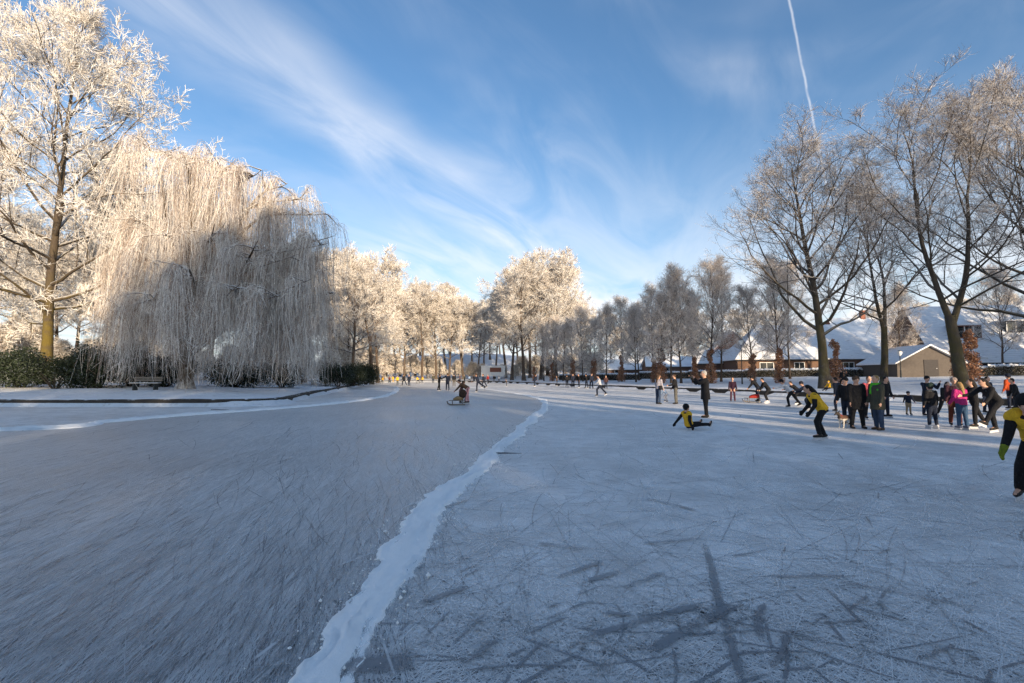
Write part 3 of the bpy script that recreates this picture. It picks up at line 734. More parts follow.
for i, (px, dp, m, sc) in enumerate(sorted(BEH)):
    tree_at('garden_tree', T_FAR[m], px, dp, i * 2.2, sc, 'frosted tree in the gardens behind the houses, %s from the left' % ORD[i], 'garden trees behind the houses')
# big trees on the right bank
tree_at('broad_tree', T_BIG, 825, 43, 0.3, (1.1, 1.1, 0.95), 'broad bare tree with mossy trunk and a low left limb before the snowy roofs')
tree_at('broad_tree', T_BIG2, 884, 50, 2.2, (0.88, 0.88, 0.88), 'thin-trunked forked tree between the two broad trees before the shed')
tree_at('broad_tree', T_BIG2, 962, 37, 4.4, (1.08, 1.08, 0.86), 'dark leaning broad tree standing behind the group of skaters at the right')
tree_at('broad_tree', T_BIG, 1050, 38, 1.6, 1.02, 'tree at the right edge whose branches reach in from outside the picture')
# the bank goes on beside and behind the camera with the same trees
OFF = [(62, 2, 1, 2.7, 1.0), (57, -6, 0, 3.9, 1.05), (53, -14, 1, 5.0, 1.0), (61, -20, 0, 0.8, 1.05), (70, -12, 1, 1.1, 1.1)]
for x, y, m, rz, sc in OFF:
    place_tree('bank_tree', (T_BIG, T_BIG2)[m], x, y, lz(x, y) - 0.05, rz, sc, 'bare broad tree on the bank beside and behind the viewpoint, out of view', 'bank trees out of view')

def leaves(rng, C_, size, mat, name, aspect=0.5, updir=None):
    """leaf quads (folded along the midrib) at the given centres"""
    n = len(C_); d = rng.normal(0, 1, (n, 3)); d /= np.linalg.norm(d, axis=1, keepdims=True)
    if updir is not None: d = d + updir; d /= np.linalg.norm(d, axis=1, keepdims=True)
    r = rng.normal(0, 1, (n, 3)); r -= (r * d).sum(1, keepdims=True) * d; r /= np.linalg.norm(r, axis=1, keepdims=True); nn = np.cross(d, r)
    s = size * rng.uniform(0.6, 1.3, (n, 1))
    a = C_ - d * s * 0.5; b = C_ + d * s * 0.5; l = C_ + r * s * aspect * 0.5 + nn * s * 0.1; q = C_ - r * s * aspect * 0.5 + nn * s * 0.1
    V = np.stack([a, l, b, q], 1); idx = np.arange(n * 4).reshape(n, 4)
    Fq = np.concatenate([idx[:, [0, 1, 2]], idx[:, [0, 2, 3]]])
    return quadmesh(name, V, Fq, [mat])
# tall spruces added beside and behind the viewpoint, out of view, to cast shade
def spruce_mesh():
    rng = np.random.default_rng(91); H = 22.0; C_ = []
    for i in range(15000):
        z = 0.06 + 0.94 * rng.random() ** 1.15; r = 4.0 * (1 - z) ** 0.85 * (0.82 + 0.25 * math.sin(z * 60)) * math.sqrt(rng.uniform(0.15, 1)) + 0.05; a = rng.uniform(0, 6.283)
        C_.append((r * math.cos(a), r * math.sin(a), z * H - 0.22 * r))
    m = leaf_mat('spruce_needle', (0.02, 0.032, 0.02), (0.05, 0.065, 0.045), 0.85)
    me = leaves(rng, np.array(C_), 0.75, m, 'spruce_foliage', 0.5)
    t = Tubes(); P, Rr = limb(rng, (0, 0, -0.1), (0, 0, 1), H * 0.97, 0.34, 0.03, 12, 0.01, 0.05); t.add_list([(P, Rr)], 9)
    return t.mesh('spruce_trunk', [M_BARK_F], True), me
T_SPRUCE = spruce_mesh()
for i, (x, y, m, sc) in enumerate([(2, -47, 0, 0.62), (8, -48, 1, 0.82), (14, -49, 2, 0.98), (19, -46, 0, 1.06), (23, -52, 1, 1.18), (28, -49, 2, 1.18), (18, -55, 2, 1.1), (64, 41, 1, 0.85), (74, 46, 2, 0.85), (85, 40, 0, 0.9), (97, 44, 1, 0.9)]):
    place_tree('shading_tree', T_FAR[m], x, y, lz(x, y) - 0.05, i * 2.3, (sc * 1.1, sc * 1.1, sc), 'frosted round-crowned tree added for shade beside and behind the viewpoint, out of view', 'added shade trees out of view')  # unseen trees put here so their crowns shade willow, ice and roofs
SHADE_SPR = [(0, -44, 0.46), (4, -45, 0.57), (7, -42.5, 0.61), (10, -46, 0.7), (13.5, -43, 0.75), (16, -47, 0.79), (19, -43.5, 0.79), (22, -47, 0.84), (25, -43.5, 0.84), (28, -47, 0.86), (31, -44, 0.86), (35, -46, 0.9), (38.6, -48, 0.95), (42, -45, 0.9), (45.2, -48, 1.0), (49, -46, 0.95), (52.4, -49, 1.0), (56.5, -46, 1.0), (61, -50, 1.0), (67, 44, 0.9), (72, 40, 0.9), (77, 45, 0.95), (82, 41, 0.95), (88, 46, 0.95), (94, 42, 1.0), (100, 48, 1.0), (106, 44, 1.0), (112, 50, 1.0), (119, 47, 1.05), (126, 52, 1.05)]
for i, (x, y, sc) in enumerate(SHADE_SPR):
    place_tree('spruce', T_SPRUCE, x, y, lz(x, y) - 0.05, i * 1.7, (sc * 0.95, sc * 0.95, sc) if x > 65 else ((sc * 0.42, sc * 0.42, sc) if x > 34 else (sc * 1.35, sc * 1.35, sc * 1.12)), 'dark frosted conifer added for shade beside and behind the viewpoint, out of view', 'added shade spruces out of view')

# ------------------------------------------------------------------ weeping willow
def willow():
    rng = np.random.default_rng(77)
    dp = 37.0; bx = atX(186, dp); by = dp; bz = lz(bx, by) - 0.05
    trunk, strands_o = [], []
    tp, tr_ = limb(rng, (0, 0, -0.15), (0.05, 0.02, 1), 4.2, 0.62, 0.46, 8, 0.05, 0.05); tr_ = tr_.copy(); tr_[0] *= 1.3; trunk.append((tp, tr_))
    # lobe ends in (px, py, depth offset): where limbs end and strands fall from
    lobes = []
    def lobe(px, py, dy, rad): lobes.append((atX(px, dp + dy, py) - bx, dy, zat(py, dp + dy, px) - bz, rad))
    for px, py, dy, rad in [(150, 140, 1, 2.6), (178, 146, -2, 2.3), (205, 150, 2, 2.2), (236, 152, 0, 2.4), (262, 162, -2, 2.3), (288, 176, 1, 2.2), (308, 190, 0, 2.1), (325, 206, -1, 1.7), (334, 228, -1.5, 1.4), (337, 250, 0.5, 1.3), (336, 285, -1, 1.2), (328, 235, -4, 1.5), (312, 270, -5, 1.6), (130, 205, -1, 2.4), (115, 250, 1, 2.2), (165, 225, -4, 2.3), (215, 215, -5, 2.4), (258, 232, -5, 2.2), (300, 245, -4, 2.0), (330, 262, 1, 1.5), (190, 260, -6, 2.0), (240, 275, -6.5, 2.0), (285, 285, -5.5, 1.8), (150, 285, -5, 1.9), (318, 300, -2.5, 1.5), (200, 190, 5, 2.5), (270, 200, 5, 2.3), (235, 240, 6, 2.4), (310, 240, 4, 1.8), (150, 230, 5, 2.4), (120, 300, -2, 1.6)]:
        lobe(px, py, dy, rad)
    for (x, y, z, rad) in lobes:
        t0 = rng.uniform(0.6, 1.0); p0, r0, _ = lerp_path(tp, tr_, t0)
        e = np.array([x, y, z - 0.6]); m1 = p0 + (e - p0) * 0.45; m1[2] = p0[2] + (e[2] - p0[2]) * 0.82 + rng.normal(0, 0.4); m1[:2] += rng.normal(0, 0.5, 2)
        c = catmull3([p0, m1, e], 8)
        trunk.append((c, np.linspace(min(0.26, r0 * 0.45), 0.018, len(c))))
        for k in range(7):       # side branches inside the lobe
            q, rr, d = lerp_path(c, np.linspace(0.2, 0.05, len(c)), rng.uniform(0.6, 1.0))
            a = rng.uniform(0, 6.28); ph = rng.uniform(0.05, 0.9)
            br = limb(rng, q, (math.cos(a), math.sin(a), ph), rad * rng.uniform(0.6, 1.1), 0.055, 0.016, 7, 0.16, -0.08)
            trunk.append(br); strands_o.append((br[0], rad))
    S, LEN, OUTD, DR, LF = [], [], [], [], []
    per = 44
    for pth, rad in strands_o:
        dr_ = rng.normal(0, 0.07, 2); lf_ = rng.uniform(0.55, 1.25); cl_ = rng.uniform(0.15, 1.0, 5)
        for k in range(per):
            t = float(np.clip(cl_[k % 5] + rng.normal(0, 0.035), 0.1, 1.0)); DR.append(dr_); LF.append(lf_)
            p, _, d = lerp_path(pth, np.zeros(len(pth)), t)
            S.append(p + rng.normal(0, 0.12, 3)); OUTD.append([d[0], d[1], rng.uniform(0.1, 0.9)])
    S = np.array(S); O = np.array(OUTD); n = len(S)
    O[:, :2] += rng.normal(0, 0.5, (n, 2)); O /= np.linalg.norm(O, axis=1, keepdims=True)
    zend = rng.uniform(0.4, 3.2, n) + np.clip(rng.normal(0, 1.3, n), 0, 6)
    LEN = np.minimum(rng.gamma(5.0, 1.45, n), np.maximum(1.0, S[:, 2] - zend))
    N = 8; P = np.zeros((n, N, 3)); P[:, 0] = S; d = O.copy(); drift = rng.normal(0, 0.03, (n, 2)) + np.array(DR); LEN = np.maximum(0.8, LEN * np.array(LF))
    rise = rng.uniform(0.12, 0.5, n)
    steps = np.concatenate([np.full((n, 1), 0.35) * rise[:, None] * 2, np.full((n, 1), 0.5) * rise[:, None] * 2], 1)
    for i in range(1, N):
        if i <= 2: st_ = rise * (0.9 if i == 1 else 0.8); d[:, 2] -= 0.55
        else: st_ = LEN / (N - 3); d[:, :2] *= 0.28; d[:, :2] += drift + rng.normal(0, 0.05, (n, 2)); d[:, 2] = -1
        dn = d / np.linalg.norm(d, axis=1, keepdims=True)
        P[:, i] = P[:, i - 1] + dn * st_[:, None]
    P[:, :, 2] = np.maximum(P[:, :, 2], 0.45)
    rad = np.linspace(1.0, 0.55, N)[None, :] * rng.uniform(0.005, 0.0105, n)[:, None]
    cr = Tubes(); cr.add(P, rad, 3, 0)
    # short side shoots that give the curtain its feathered look
    sel = rng.integers(0, n, 28000); ti = rng.integers(1, N - 1, len(sel)); f = rng.random(len(sel))[:, None]
    p = P[sel, ti] * (1 - f) + P[sel, ti + 1] * f
    dd = rng.normal(0, 0.5, (len(sel), 3)); dd[:, 2] = -rng.uniform(0.3, 1.2, len(sel)); dd /= np.linalg.norm(dd, axis=1, keepdims=True)
    cr.add(np.stack([p, p + dd * rng.uniform(0.25, 0.8, (len(sel), 1))], 1), np.broadcast_to(np.array([0.010, 0.006]), (len(sel), 2)), 3, 0)
    tk = Tubes(); tk.add_list(trunk, 7, 0)
    t = empty('weeping_willow', (bx, by, bz), 0, 1, 'huge frosted weeping willow whose pale strands hang to the left bank', 'tree')
    link_mesh('trunk', tk.mesh('willow_trunk', [M_BARK_W], True), t); link_mesh('crown', cr.mesh('willow_crown', [M_TW_W]), t)
def catmull3(P, n=8):
    P = [np.array(p, float) for p in P]; P = [2 * P[0] - P[1]] + P + [2 * P[-1] - P[-2]]; o = []
    for i in range(1, len(P) - 2):
        for k in range(n):
            t = k / n; a, b, c, d = P[i - 1:i + 3]
            o.append(0.5 * (2 * b + (c - a) * t + (2 * a - 5 * b + 4 * c - d) * t * t + (3 * b - a - 3 * c + d) * t ** 3))
    o.append(P[-2]); return np.array(o)
willow()

# ------------------------------------------------------------------ leafy plants
def blob_points(rng, n, rad, lobes_, shell=0.75):
    """points near the surface of a heap of lobes"""
    L = [(rng.uniform(-0.65, 0.65) * rad[0], rng.uniform(-0.65, 0.65) * rad[1], rng.uniform(0.3, 0.72) * rad[2], rng.uniform(0.34, 0.5)) for _ in range(lobes_)]
    o = []
    for i in range(n):
        x, y, z, r = L[i % lobes_]; d = rng.normal(0, 1, 3); d /= np.linalg.norm(d); rr = r * (shell + (1 - shell) * rng.random()) * (1 + 0.1 * rng.normal())
        p = np.array([x + d[0] * rr * rad[0], y + d[1] * rr * rad[1], z + d[2] * rr * rad[2]]); p[2] = abs(p[2]); o.append(p)
    return np.array(o)
rng = np.random.default_rng(8)
RH = [leaves(rng, blob_points(rng, 8000, (2.7, 1.9, 3.1), 13, 0.4), 0.20, M_RHODO, 'rhododendron_leaves', 0.42) for _ in range(2)]
gs = Geo()
for k in range(9):
    a = k * 0.7; gs.tube([(0.15 * math.cos(a), 0.15 * math.sin(a), -0.05), (0.7 * math.cos(a), 0.6 * math.sin(a), 0.9), (1.4 * math.cos(a), 1.0 * math.sin(a), 1.6)], [0.05, 0.035, 0.02], 6)
RH_ST = gs.mesh('rhododendron_stem', [M_DARKWOOD])
def bush(px, dp, m, rz, sc, label):
    x = atX(px, dp); t = empty('evergreen_bush', (x, dp, lz(x, dp)), rz, sc, label, 'bush', 'dark evergreen bushes on the left bank')
    link_mesh('foliage', RH[m], t); link_mesh('stem', RH_ST, t)
for i, a in enumerate([(-16, 36, 0, 0.3, (1.25, 1.1, 1.0)), (22, 37.5, 1, 1.9, (1.25, 1.1, 0.98)), (56, 36.8, 0, 4.0, (0.95, 0.9, 0.82)), (97, 37.5, 1, 3.0, (1.3, 1.2, 1.2)), (132, 39.5, 0, 5.1, (1.4, 1.2, 1.15)), (165, 42, 1, 2.6, (1.3, 1.2, 0.95)), (235, 45, 1, 0.9, (1.2, 1.0, 0.8)), (282, 46, 0, 2.2, (1.1, 1.0, 0.75))]):
    bush(*a, 'dark evergreen bush on the left bank, %s from the left' % ORD[i])
for i, (px, dp, sc) in enumerate([(338, 56, 0.85), (352, 60, 0.9), (366, 70, 1.0)]):
    bush(px, dp, i % 2, i * 1.1, sc, 'dark evergreen bush by the bend of the left bank, %s from the left' % ORD[i])

# frosted undergrowth of the far wood and behind the willow
T_SHRUB = make_tree('shrub', 61, 5.5, 0.07, 0.03, 26, (62, 20), 0.50, ENV_FAN, 5, 3, 7, 0.7, 0.022, (M_BARK_F, M_TW_F), trop=(0.03, 0.03, 0.03), sub=1)
US = [(px + 6 * math.sin(px), (70 + 40 * ((px - 330) / 40) if px < 372 else 122 + 8 * math.sin(px * 1.7)), 0.9 + 0.35 * math.sin(px * 2.3)) for px in range(334, 520, 11)] + [(px, 118 + 16 * math.sin(px), 0.95) for px in range(524, 600, 12)]
US += [(px, 50 + 12 * abs(math.sin(px * 0.6)), 0.85 + 0.25 * math.sin(px)) for px in range(-10, 330, 24)]
US.sort()
for i, (px, dp, sc) in enumerate(US):
    x = atX(px, dp); place_tree('frosted_shrub', T_SHRUB, x, dp, lz(x, dp) - 0.05, i * 1.9, (sc * 1.15, sc * 1.15, sc), 'bare frosted shrub in the undergrowth beyond the ice, %s from the left' % ORD[i], 'frosted undergrowth', 'shrub')

# russet beech columns round the trunks
col = []
lob = [(rng.uniform(-0.28, 0.28), rng.uniform(-0.28, 0.28), rng.uniform(0.25, 3.5), rng.uniform(0.22, 0.5)) for _ in range(26)]
for i in range(3000):
    x, y, z, r = lob[i % 26]; r *= 1.25 - 0.2 * z; d = rng.normal(0, 1, 3); d /= np.linalg.norm(d); q = r * rng.random() ** 0.4
    col.append((x + d[0] * q, y + d[1] * q, abs(z + d[2] * q * 1.5)))
BEECH = leaves(rng, np.array(col), 0.15, M_BEECH, 'beech_leaves', 0.6)
gs = Geo(); gs.tube([(0, 0, -0.1), (0.05, 0.02, 1.5), (0, 0, 3.0)], [0.06, 0.04, 0.015], 6); BEECH_ST = gs.mesh('beech_stem', [M_DARKWOOD])
BC = [(534, 98, 0.8), (552, 95, 0.95), (573, 90, 1.05), (594, 84, 1.1), (621.5, 77, 1.12), (654, 70, 0.95), (661, 66, 1.25), (695, 66, 0.95), (711, 62, 1.2), (753, 60, 0.95), (780, 57, 1.1), (836, 50, 1.25), (958, 44, 1.15), (972, 46, 1.3)]
for i, (px, dp, sc) in enumerate(BC):
    x = atX(px, dp); t = empty('beech_column', (x, dp, lz(x, dp)), i * 0.9, (sc, sc, sc), 'russet leafy beech column among the trees of the right bank, %s from the left' % ORD[i], 'shrub', 'russet beech columns')
    link_mesh('foliage', BEECH, t); link_mesh('stem', BEECH_ST, t)

# clipped hedge with snow on top, in lengths of 9 m
hp = np.stack([rng.uniform(-4.5, 4.5, 5200), rng.choice([-1, 1], 5200) * (0.5 + rng.normal(0, 0.06, 5200)), rng.uniform(0.05, 1.15, 5200)], 1)
tp = np.stack([rng.uniform(-4.5, 4.5, 1500), rng.uniform(-0.5, 0.5, 1500), rng.uniform(1.0, 1.2, 1500)], 1)
HEDGE = leaves(rng, np.concatenate([hp, tp]), 0.14, M_HEDGE, 'hedge_leaves', 0.6)
g = Geo(); g.box((0, 0, 0.5), (8.9, 0.8, 1.0)); HCORE = g.mesh('hedge_core', [M_DARKWOOD])
nxs, nys = 61, 7; gx = np.linspace(-4.5, 4.5, nxs); gy = np.linspace(-0.5, 0.5, nys); GX, GY = np.meshgrid(gx, gy)
gz = 1.20 + 0.14 * (1 - (GY / 0.5) ** 2) + 0.05 * rng.normal(0, 1, GX.shape); gz[0] -= 0.14; gz[-1] -= 0.14
ix = np.arange(nxs * nys).reshape(nys, nxs); HSNOW = quadmesh('hedge_snow', np.stack([GX, GY, gz], -1), np.stack([ix[:-1, :-1], ix[:-1, 1:], ix[1:, 1:], ix[1:, :-1]], -1).reshape(-1, 4), [M_SNOW], smooth=True)
hs = [(92, 40), (84, 44.5), (76, 49)]
p0 = np.array((30.0, 82.0)); p1 = np.array((70.0, 46.0)); dirh = (p1 - p0) / np.linalg.norm(p1 - p0); nh = int(np.linalg.norm(p1 - p0) / 9.02) + 3
for i in range(-3, nh):
    c = p0 + dirh * 9.02 * (i + 0.5); t = empty('hedge', (c[0], c[1], lz(*c) - 0.05), math.atan2(dirh[1], dirh[0]), 1, 'snow-capped clipped hedge length behind the right bank trees, %s from the far end' % ORD[i + 3], 'hedge', 'snow-capped hedge lengths')
    link_mesh('foliage', HEDGE, t); link_mesh('core', HCORE, t); link_mesh('snow_cap', HSNOW, t)

# ------------------------------------------------------------------ houses
M_BRICK = flat('brown_brick', (0.16, 0.095, 0.065), 0.9, 0.35, 9)
M_BRICK2 = flat('red_brick', (0.24, 0.10, 0.07), 0.9, 0.3, 9)
M_PLANK = flat('grey_planks', (0.10, 0.085, 0.075), 0.9, 0.25, 5)
M_WHITE = flat('white_paint', (0.75, 0.74, 0.72), 0.6, 0.05)
M_TILE = flat('dark_roof_tile', (0.05, 0.045, 0.045), 0.8, 0.3)
def glass_mat():
    m, t, b = newmat('window_glass'); b.inputs['Base Color'].default_value = (0.02, 0.025, 0.03, 1); b.inputs['Roughness'].default_value = 0.08
    b.inputs['Specular IOR Level'].default_value = 0.6; return m
M_GLASS = glass_mat()
def roofsnow_mat():
    m, t, b = newmat('snow_over_roof_tiles'); co = objco(t)
    n = t.noise(co, 0.5, 4); n2 = t.noise(t.mapping(co, scale=(0.6, 5, 5)), 1.6, 4, 0.6)
    c = t.mix(t.ramp(n2, 0.56, 0.74), (0.80, 0.81, 0.83), (0.38, 0.38, 0.40))
    t.link(c, b.inputs['Base Color']); b.inputs['Roughness'].default_value = 0.85
    w = t.node('ShaderNodeTexWave', bands_direction='Z'); t.link(co, w.inputs['Vector']); w.inputs['Scale'].default_value = 1.1; w.inputs['Distortion'].default_value = 0.6
    bump(t, b, t.math('ADD', w.outputs[1], n), 0.6, 0.08)
    return m
M_RSNOW = roofsnow_mat()
def window(parent, x, y, z, w, h, cols=2):
    """a framed window on a wall that faces -Y"""
    g = Geo(); f = 0.09
    for sx in (-1, 1): g.box((x + sx * (w / 2 - f / 2), y - 0.05, z), (f, 0.12, h))
    for sz in (-1, 1): g.box((x, y - 0.05, z + sz * (h / 2 - f / 2)), (w - 2 * f - 0.002, 0.12, f))
    for c in range(1, cols): g.box((x - w / 2 + w * c / cols, y - 0.045, z), (0.06, 0.10, h - 2 * f - 0.002))
    o = link_mesh('window', g.mesh('window', [M_WHITE]), parent)
    for c in range(cols):
        p = Geo(); p.box((x - w / 2 + w * (c + 0.5) / cols, y - 0.02, z), (w / cols - 0.1, 0.02, h - 2 * f - 0.01))
        link_mesh('pane', p.mesh('pane', [M_GLASS]), o)
def house(name, x, y, rz, W, D, eave, ridge_, label, wall, gable=False, hip=0.0, chims=(), wins=(), doors=(), dormers=(), base=None, over=0.5):
    zb = lz(x, y) - 0.1 if base is None else base
    t = empty(name, (x, y, zb), rz, 1, label, 'house' if name == 'house' else 'shed')
    e = eave - zb; r = ridge_ - zb; w, d = W / 2, D / 2
    g = Geo()
    if gable:   # gable towards the viewer: ridge runs along Y
        pr = [(-w, 0), (w, 0), (w, e), (0, r), (-w, e)]
        g.loft([[(a, -d, b) for a, b in pr], [(a, d, b) for a, b in pr]])
    else:
        pr = [(-d, 0), (d, 0), (d, e), (0, r - 0.02 if not hip else e), (-d, e)]
        if hip: pr = [(-d, 0), (d, 0), (d, e), (-d, e)]
        g.loft([[(-w, a, b) for a, b in pr][::-1], [(w, a, b) for a, b in pr][::-1]])
    link_mesh('wall', g.mesh('wall', [wall]), t)
    th, o = 0.16, over; g = Geo()
    if gable:
        k = (r - e) / w
        for s in (-1, 1):
            a = [(0, r + 0.03), (s * (w + o), e - k * o + 0.03), (s * (w + o), e - k * o + 0.03 + th), (0, r + 0.03 + th)]
            g.loft([[(p, -d - o, q) for p, q in a], [(p, d + o, q) for p, q in a]])
    else:
        k = (r - e) / d; hx = hip
        for s in (-1, 1):
            zl_ = e - k * o + 0.03
            lo = [(-w - o, s * (d + o), zl_), (w + o, s * (d + o), zl_)]; hi = [(w - hx, s * 0.01, r + 0.03), (-w + hx, s * 0.01, r + 0.03)]
            q = lo + hi; g.add([(a, b, c) for a, b, c in q] + [(a, b, c + th) for a, b, c in q], [(0, 1, 2, 3), (7, 6, 5, 4), (0, 4, 5, 1), (1, 5, 6, 2), (2, 6, 7, 3), (3, 7, 4, 0)])
        if hip:
            for s in (-1, 1):
                q = [(s * (w + o), -(d + o), e - k * o + 0.03), (s * (w + o), d + o, e - k * o + 0.03), (s * (w - hx + 0.02), 0, r + 0.03)]
                g.add(q + [(a, b, c + th) for a, b, c in q], [(0, 1, 2), (5, 4, 3), (0, 3, 4, 1), (1, 4, 5, 2), (2, 5, 3, 0)])
    rf = link_mesh('roof', g.mesh('roof', [M_RSNOW]), t)
    g = Geo()
    if not gable:
        g.box((0, -d - o - 0.05, e - k * o + 0.02), (W + 2 * o - 0.1, 0.14, 0.16)); link_mesh('gutter', g.mesh('gutter', [M_TILE]), t)
    for cx_, cy_, ch in chims:
        g = Geo(); zc_ = r - abs(cy_) * (0 if gable else k)
        g.box((cx_, cy_, zc_ + ch / 2 - 0.5), (0.9, 0.7, ch + 1.0)); g.box((cx_, cy_, zc_ + ch + 0.06), (1.1, 0.9, 0.12)); g.box((cx_, cy_, zc_ + ch + 0.16), (0.9, 0.7, 0.1), 1)
        link_mesh('chimney', g.mesh('chimney', [M_BRICK2, M_SNOW]), rf)
    for wx, wz, ww, wh, n in wins: window(t, wx, -d, wz, ww, wh, n)
    for dx_, dw in doors:
        g = Geo(); g.box((dx_, -d - 0.02, 1.05), (dw, 0.08, 2.1)); dd = link_mesh('door', g.mesh('door', [M_TILE]), t)
        g = Geo(); g.box((dx_ + dw * 0.35, -d - 0.09, 1.05), (0.12, 0.06, 0.05)); link_mesh('handle', g.mesh('handle', [M_STEEL]), dd)
    for dx_, dz, dw, dh, mat in dormers:
        yb = -d + (dz - dh / 2 - e) / k; yb2 = -d + (dz + dh / 2 - e) / k
        g = Geo(); g.box((dx_, (yb + yb2) / 2 + 0.4, dz), (dw, (yb2 - yb) + 1.2, dh)); dm = link_mesh('dormer', g.mesh('dormer', [mat]), t)
        g = Geo(); g.box((dx_, (yb + yb2) / 2 + 0.3, dz + dh / 2 + 0.1), (dw + 0.5, (yb2 - yb) + 1.9, 0.2)); link_mesh('dormer_roof', g.mesh('dormer_roof', [M_SNOW]), dm)
        yf = (yb + yb2) / 2 + 0.4 - ((yb2 - yb) + 1.2) / 2; nn = max(2, int(dw / 1.1))
        for c in range(nn):
            g = Geo(); pw = dw / nn; xx = dx_ - dw / 2 + pw * (c + 0.5)
            g.box((xx, yf - 0.02, dz), (pw - 0.14, 0.05, dh - 0.35)); link_mesh('pane', g.mesh('pane', [M_GLASS]), dm)
            g = Geo(); g.box((xx - pw / 2 + 0.06, yf - 0.03, dz), (0.1, 0.1, dh - 0.3)); link_mesh('frame', g.mesh('frame', [M_WHITE]), dm)
    return t
def hx(px, dp): return atX(px, dp, 355)
house('house', hx(797, 84), 84, R(-8), 23, 11, zat(357, 79), zat(326, 84), 'long low house with a wide snow-covered hipped roof behind the broad tree', M_BRICK, hip=5.0, wins=[(-7, 1.5, 2.2, 1.4, 2), (-2, 1.5, 1.6, 1.4, 2), (5, 1.5, 2.4, 1.4, 3)], doors=[(1.8, 1.0)])
house('house', hx(915, 102), 102, R(-6), 34, 12, zat(349, 97), zat(318, 102), 'snow-roofed house with brick chimneys seen above the shed', M_BRICK2, chims=[(-10, 0, 1.6), (-4, 1.0, 1.3)], wins=[(-12, 2.2, 2, 1.4, 2), (-6, 2.2, 2, 1.4, 2), (0, 2.2, 2, 1.4, 2), (8, 2.2, 2, 1.4, 2)])
house('house', hx(1015, 74), 74, R(-10), 30, 15, zat(359, 66), zat(306, 74), 'big snow-roofed house with two dormers at the right edge', M_BRICK, wins=[(-10, 1.6, 2.4, 1.4, 3), (-4, 1.6, 1.4, 1.4, 2), (2, 1.6, 2.4, 1.4, 3)], doors=[(-7, 1.0)], dormers=[(-9.2, 6.2, 3.4, 1.9, M_BRICK2), (-1.6, 6.9, 4.6, 1.7, M_DARKWOOD)], chims=[(7, 0.0, 1.4)])
house('shed', hx(908, 62), 62, R(-6), 7.2, 7, zat(362.5, 59), zat(346, 59), 'wooden gabled shed with snow on its roof between two right-hand trees', M_PLANK, gable=True, doors=[(0.2, 1.6)], over=0.45)
house('garage', hx(714, 92), 92, R(-20), 7.5, 7, zat(363, 88), zat(350, 90), 'small snow-roofed garage beside the russet columns left of the long house', M_BRICK, gable=False, over=0.3)
house('house', hx(728, 112), 112, R(-14), 11, 12, zat(357, 106), zat(331, 106), 'brown gabled house showing above the little garage', M_BRICK2, gable=True, wins=[(0, 4.6, 1.8, 1.4, 2)])
house('house', hx(678, 118), 118, R(-6), 16, 8, zat(366, 114), zat(357, 118), 'low long flat-roofed house far behind the slender row', M_BRICK, wins=[(-4, 1.3, 2, 1.2, 2), (3, 1.3, 2, 1.2, 2)])
house('house', hx(628, 128), 128, R(-6), 14, 8, zat(369, 124), zat(360, 128), 'farthest low snow-roofed house glimpsed through the slender row', M_BRICK, wins=[(-3, 1.3, 2, 1.2, 2)])
# more of the housing row, right of the frame
for x, y, lb in [(122, 22, 'house of the same row beyond the right edge, the far one out of view'), (118, -12, 'house of the same row beyond the right edge, the near one out of view')]:
    house('house', x, y, R(-70), 26, 12, 5.2, 11.5, lb, M_BRICK)

# white trailer at the far end
def trailer():
    dp = 116; x = atX(492, dp); t = empty('white_trailer', (x, dp + 6, lz(x, dp + 6)), R(4), 1, 'small white catering trailer parked at the far end of the ice', 'trailer')
    g = Geo(); g.box((0, 0, 1.95), (6.0, 2.3, 2.6)); link_mesh('body', g.mesh('body', [M_WHITE]), t)
    g = Geo(); g.box((0.6, -1.18, 2.3), (2.8, 0.06, 1.1)); link_mesh('hatch', g.mesh('hatch', [M_BRICK2]), t)
    g = Geo(); g.box((0, 0, 3.3), (6.2, 2.5, 0.1)); link_mesh('roof', g.mesh('roof', [M_SNOW]), t)
    for s in (-1, 1):
        g = Geo(); g.tube([(0.4, s * 0.95 - 0.1, 0.36), (0.4, s * 0.95 + 0.1, 0.36)], 0.36, 14); link_mesh('wheel', g.mesh('wheel', [M_METAL]), t)
    g = Geo(); g.tube([(-3, 0, 0.6), (-4.2, 0, 0.5), (-4.2, 0, 0.0)], 0.06, 6); link_mesh('drawbar', g.mesh('drawbar', [M_METAL]), t)
trailer()

# benches, lamp posts, sticks
def bench(px, dp, rz, label):
    x = atX(px, dp); t = empty('park_bench', (x, dp, lz(x, dp)), rz, 1, label, 'bench', 'park benches')
    for k in range(3):
        g = Geo(); g.box((0, -0.16 + 0.16 * k, 0.46), (1.9, 0.13, 0.05)); g.box((0, -0.16 + 0.16 * k, 0.50), (1.86, 0.11, 0.03), 1); link_mesh('seat_slat', g.mesh('seat_slat', [M_GREYWOOD, M_SNOW]), t)
    for k in range(2):
        g = Geo(); g.box((0, 0.27 + 0.03 * k, 0.68 + 0.17 * k), (1.9, 0.05, 0.13)); link_mesh('back_slat', g.mesh('back_slat', [M_GREYWOOD]), t)
    for s in (-1, 1):
        g = Geo(); g.box((s * 0.7, 0, 0.21), (0.09, 0.42, 0.46)); g.box((s * 0.7, 0.33, 0.55), (0.09, 0.05, 0.72)); link_mesh('leg', g.mesh('leg', [M_METAL]), t)
bench(146, 34, R(3), 'wooden bench under the hanging willow strands')
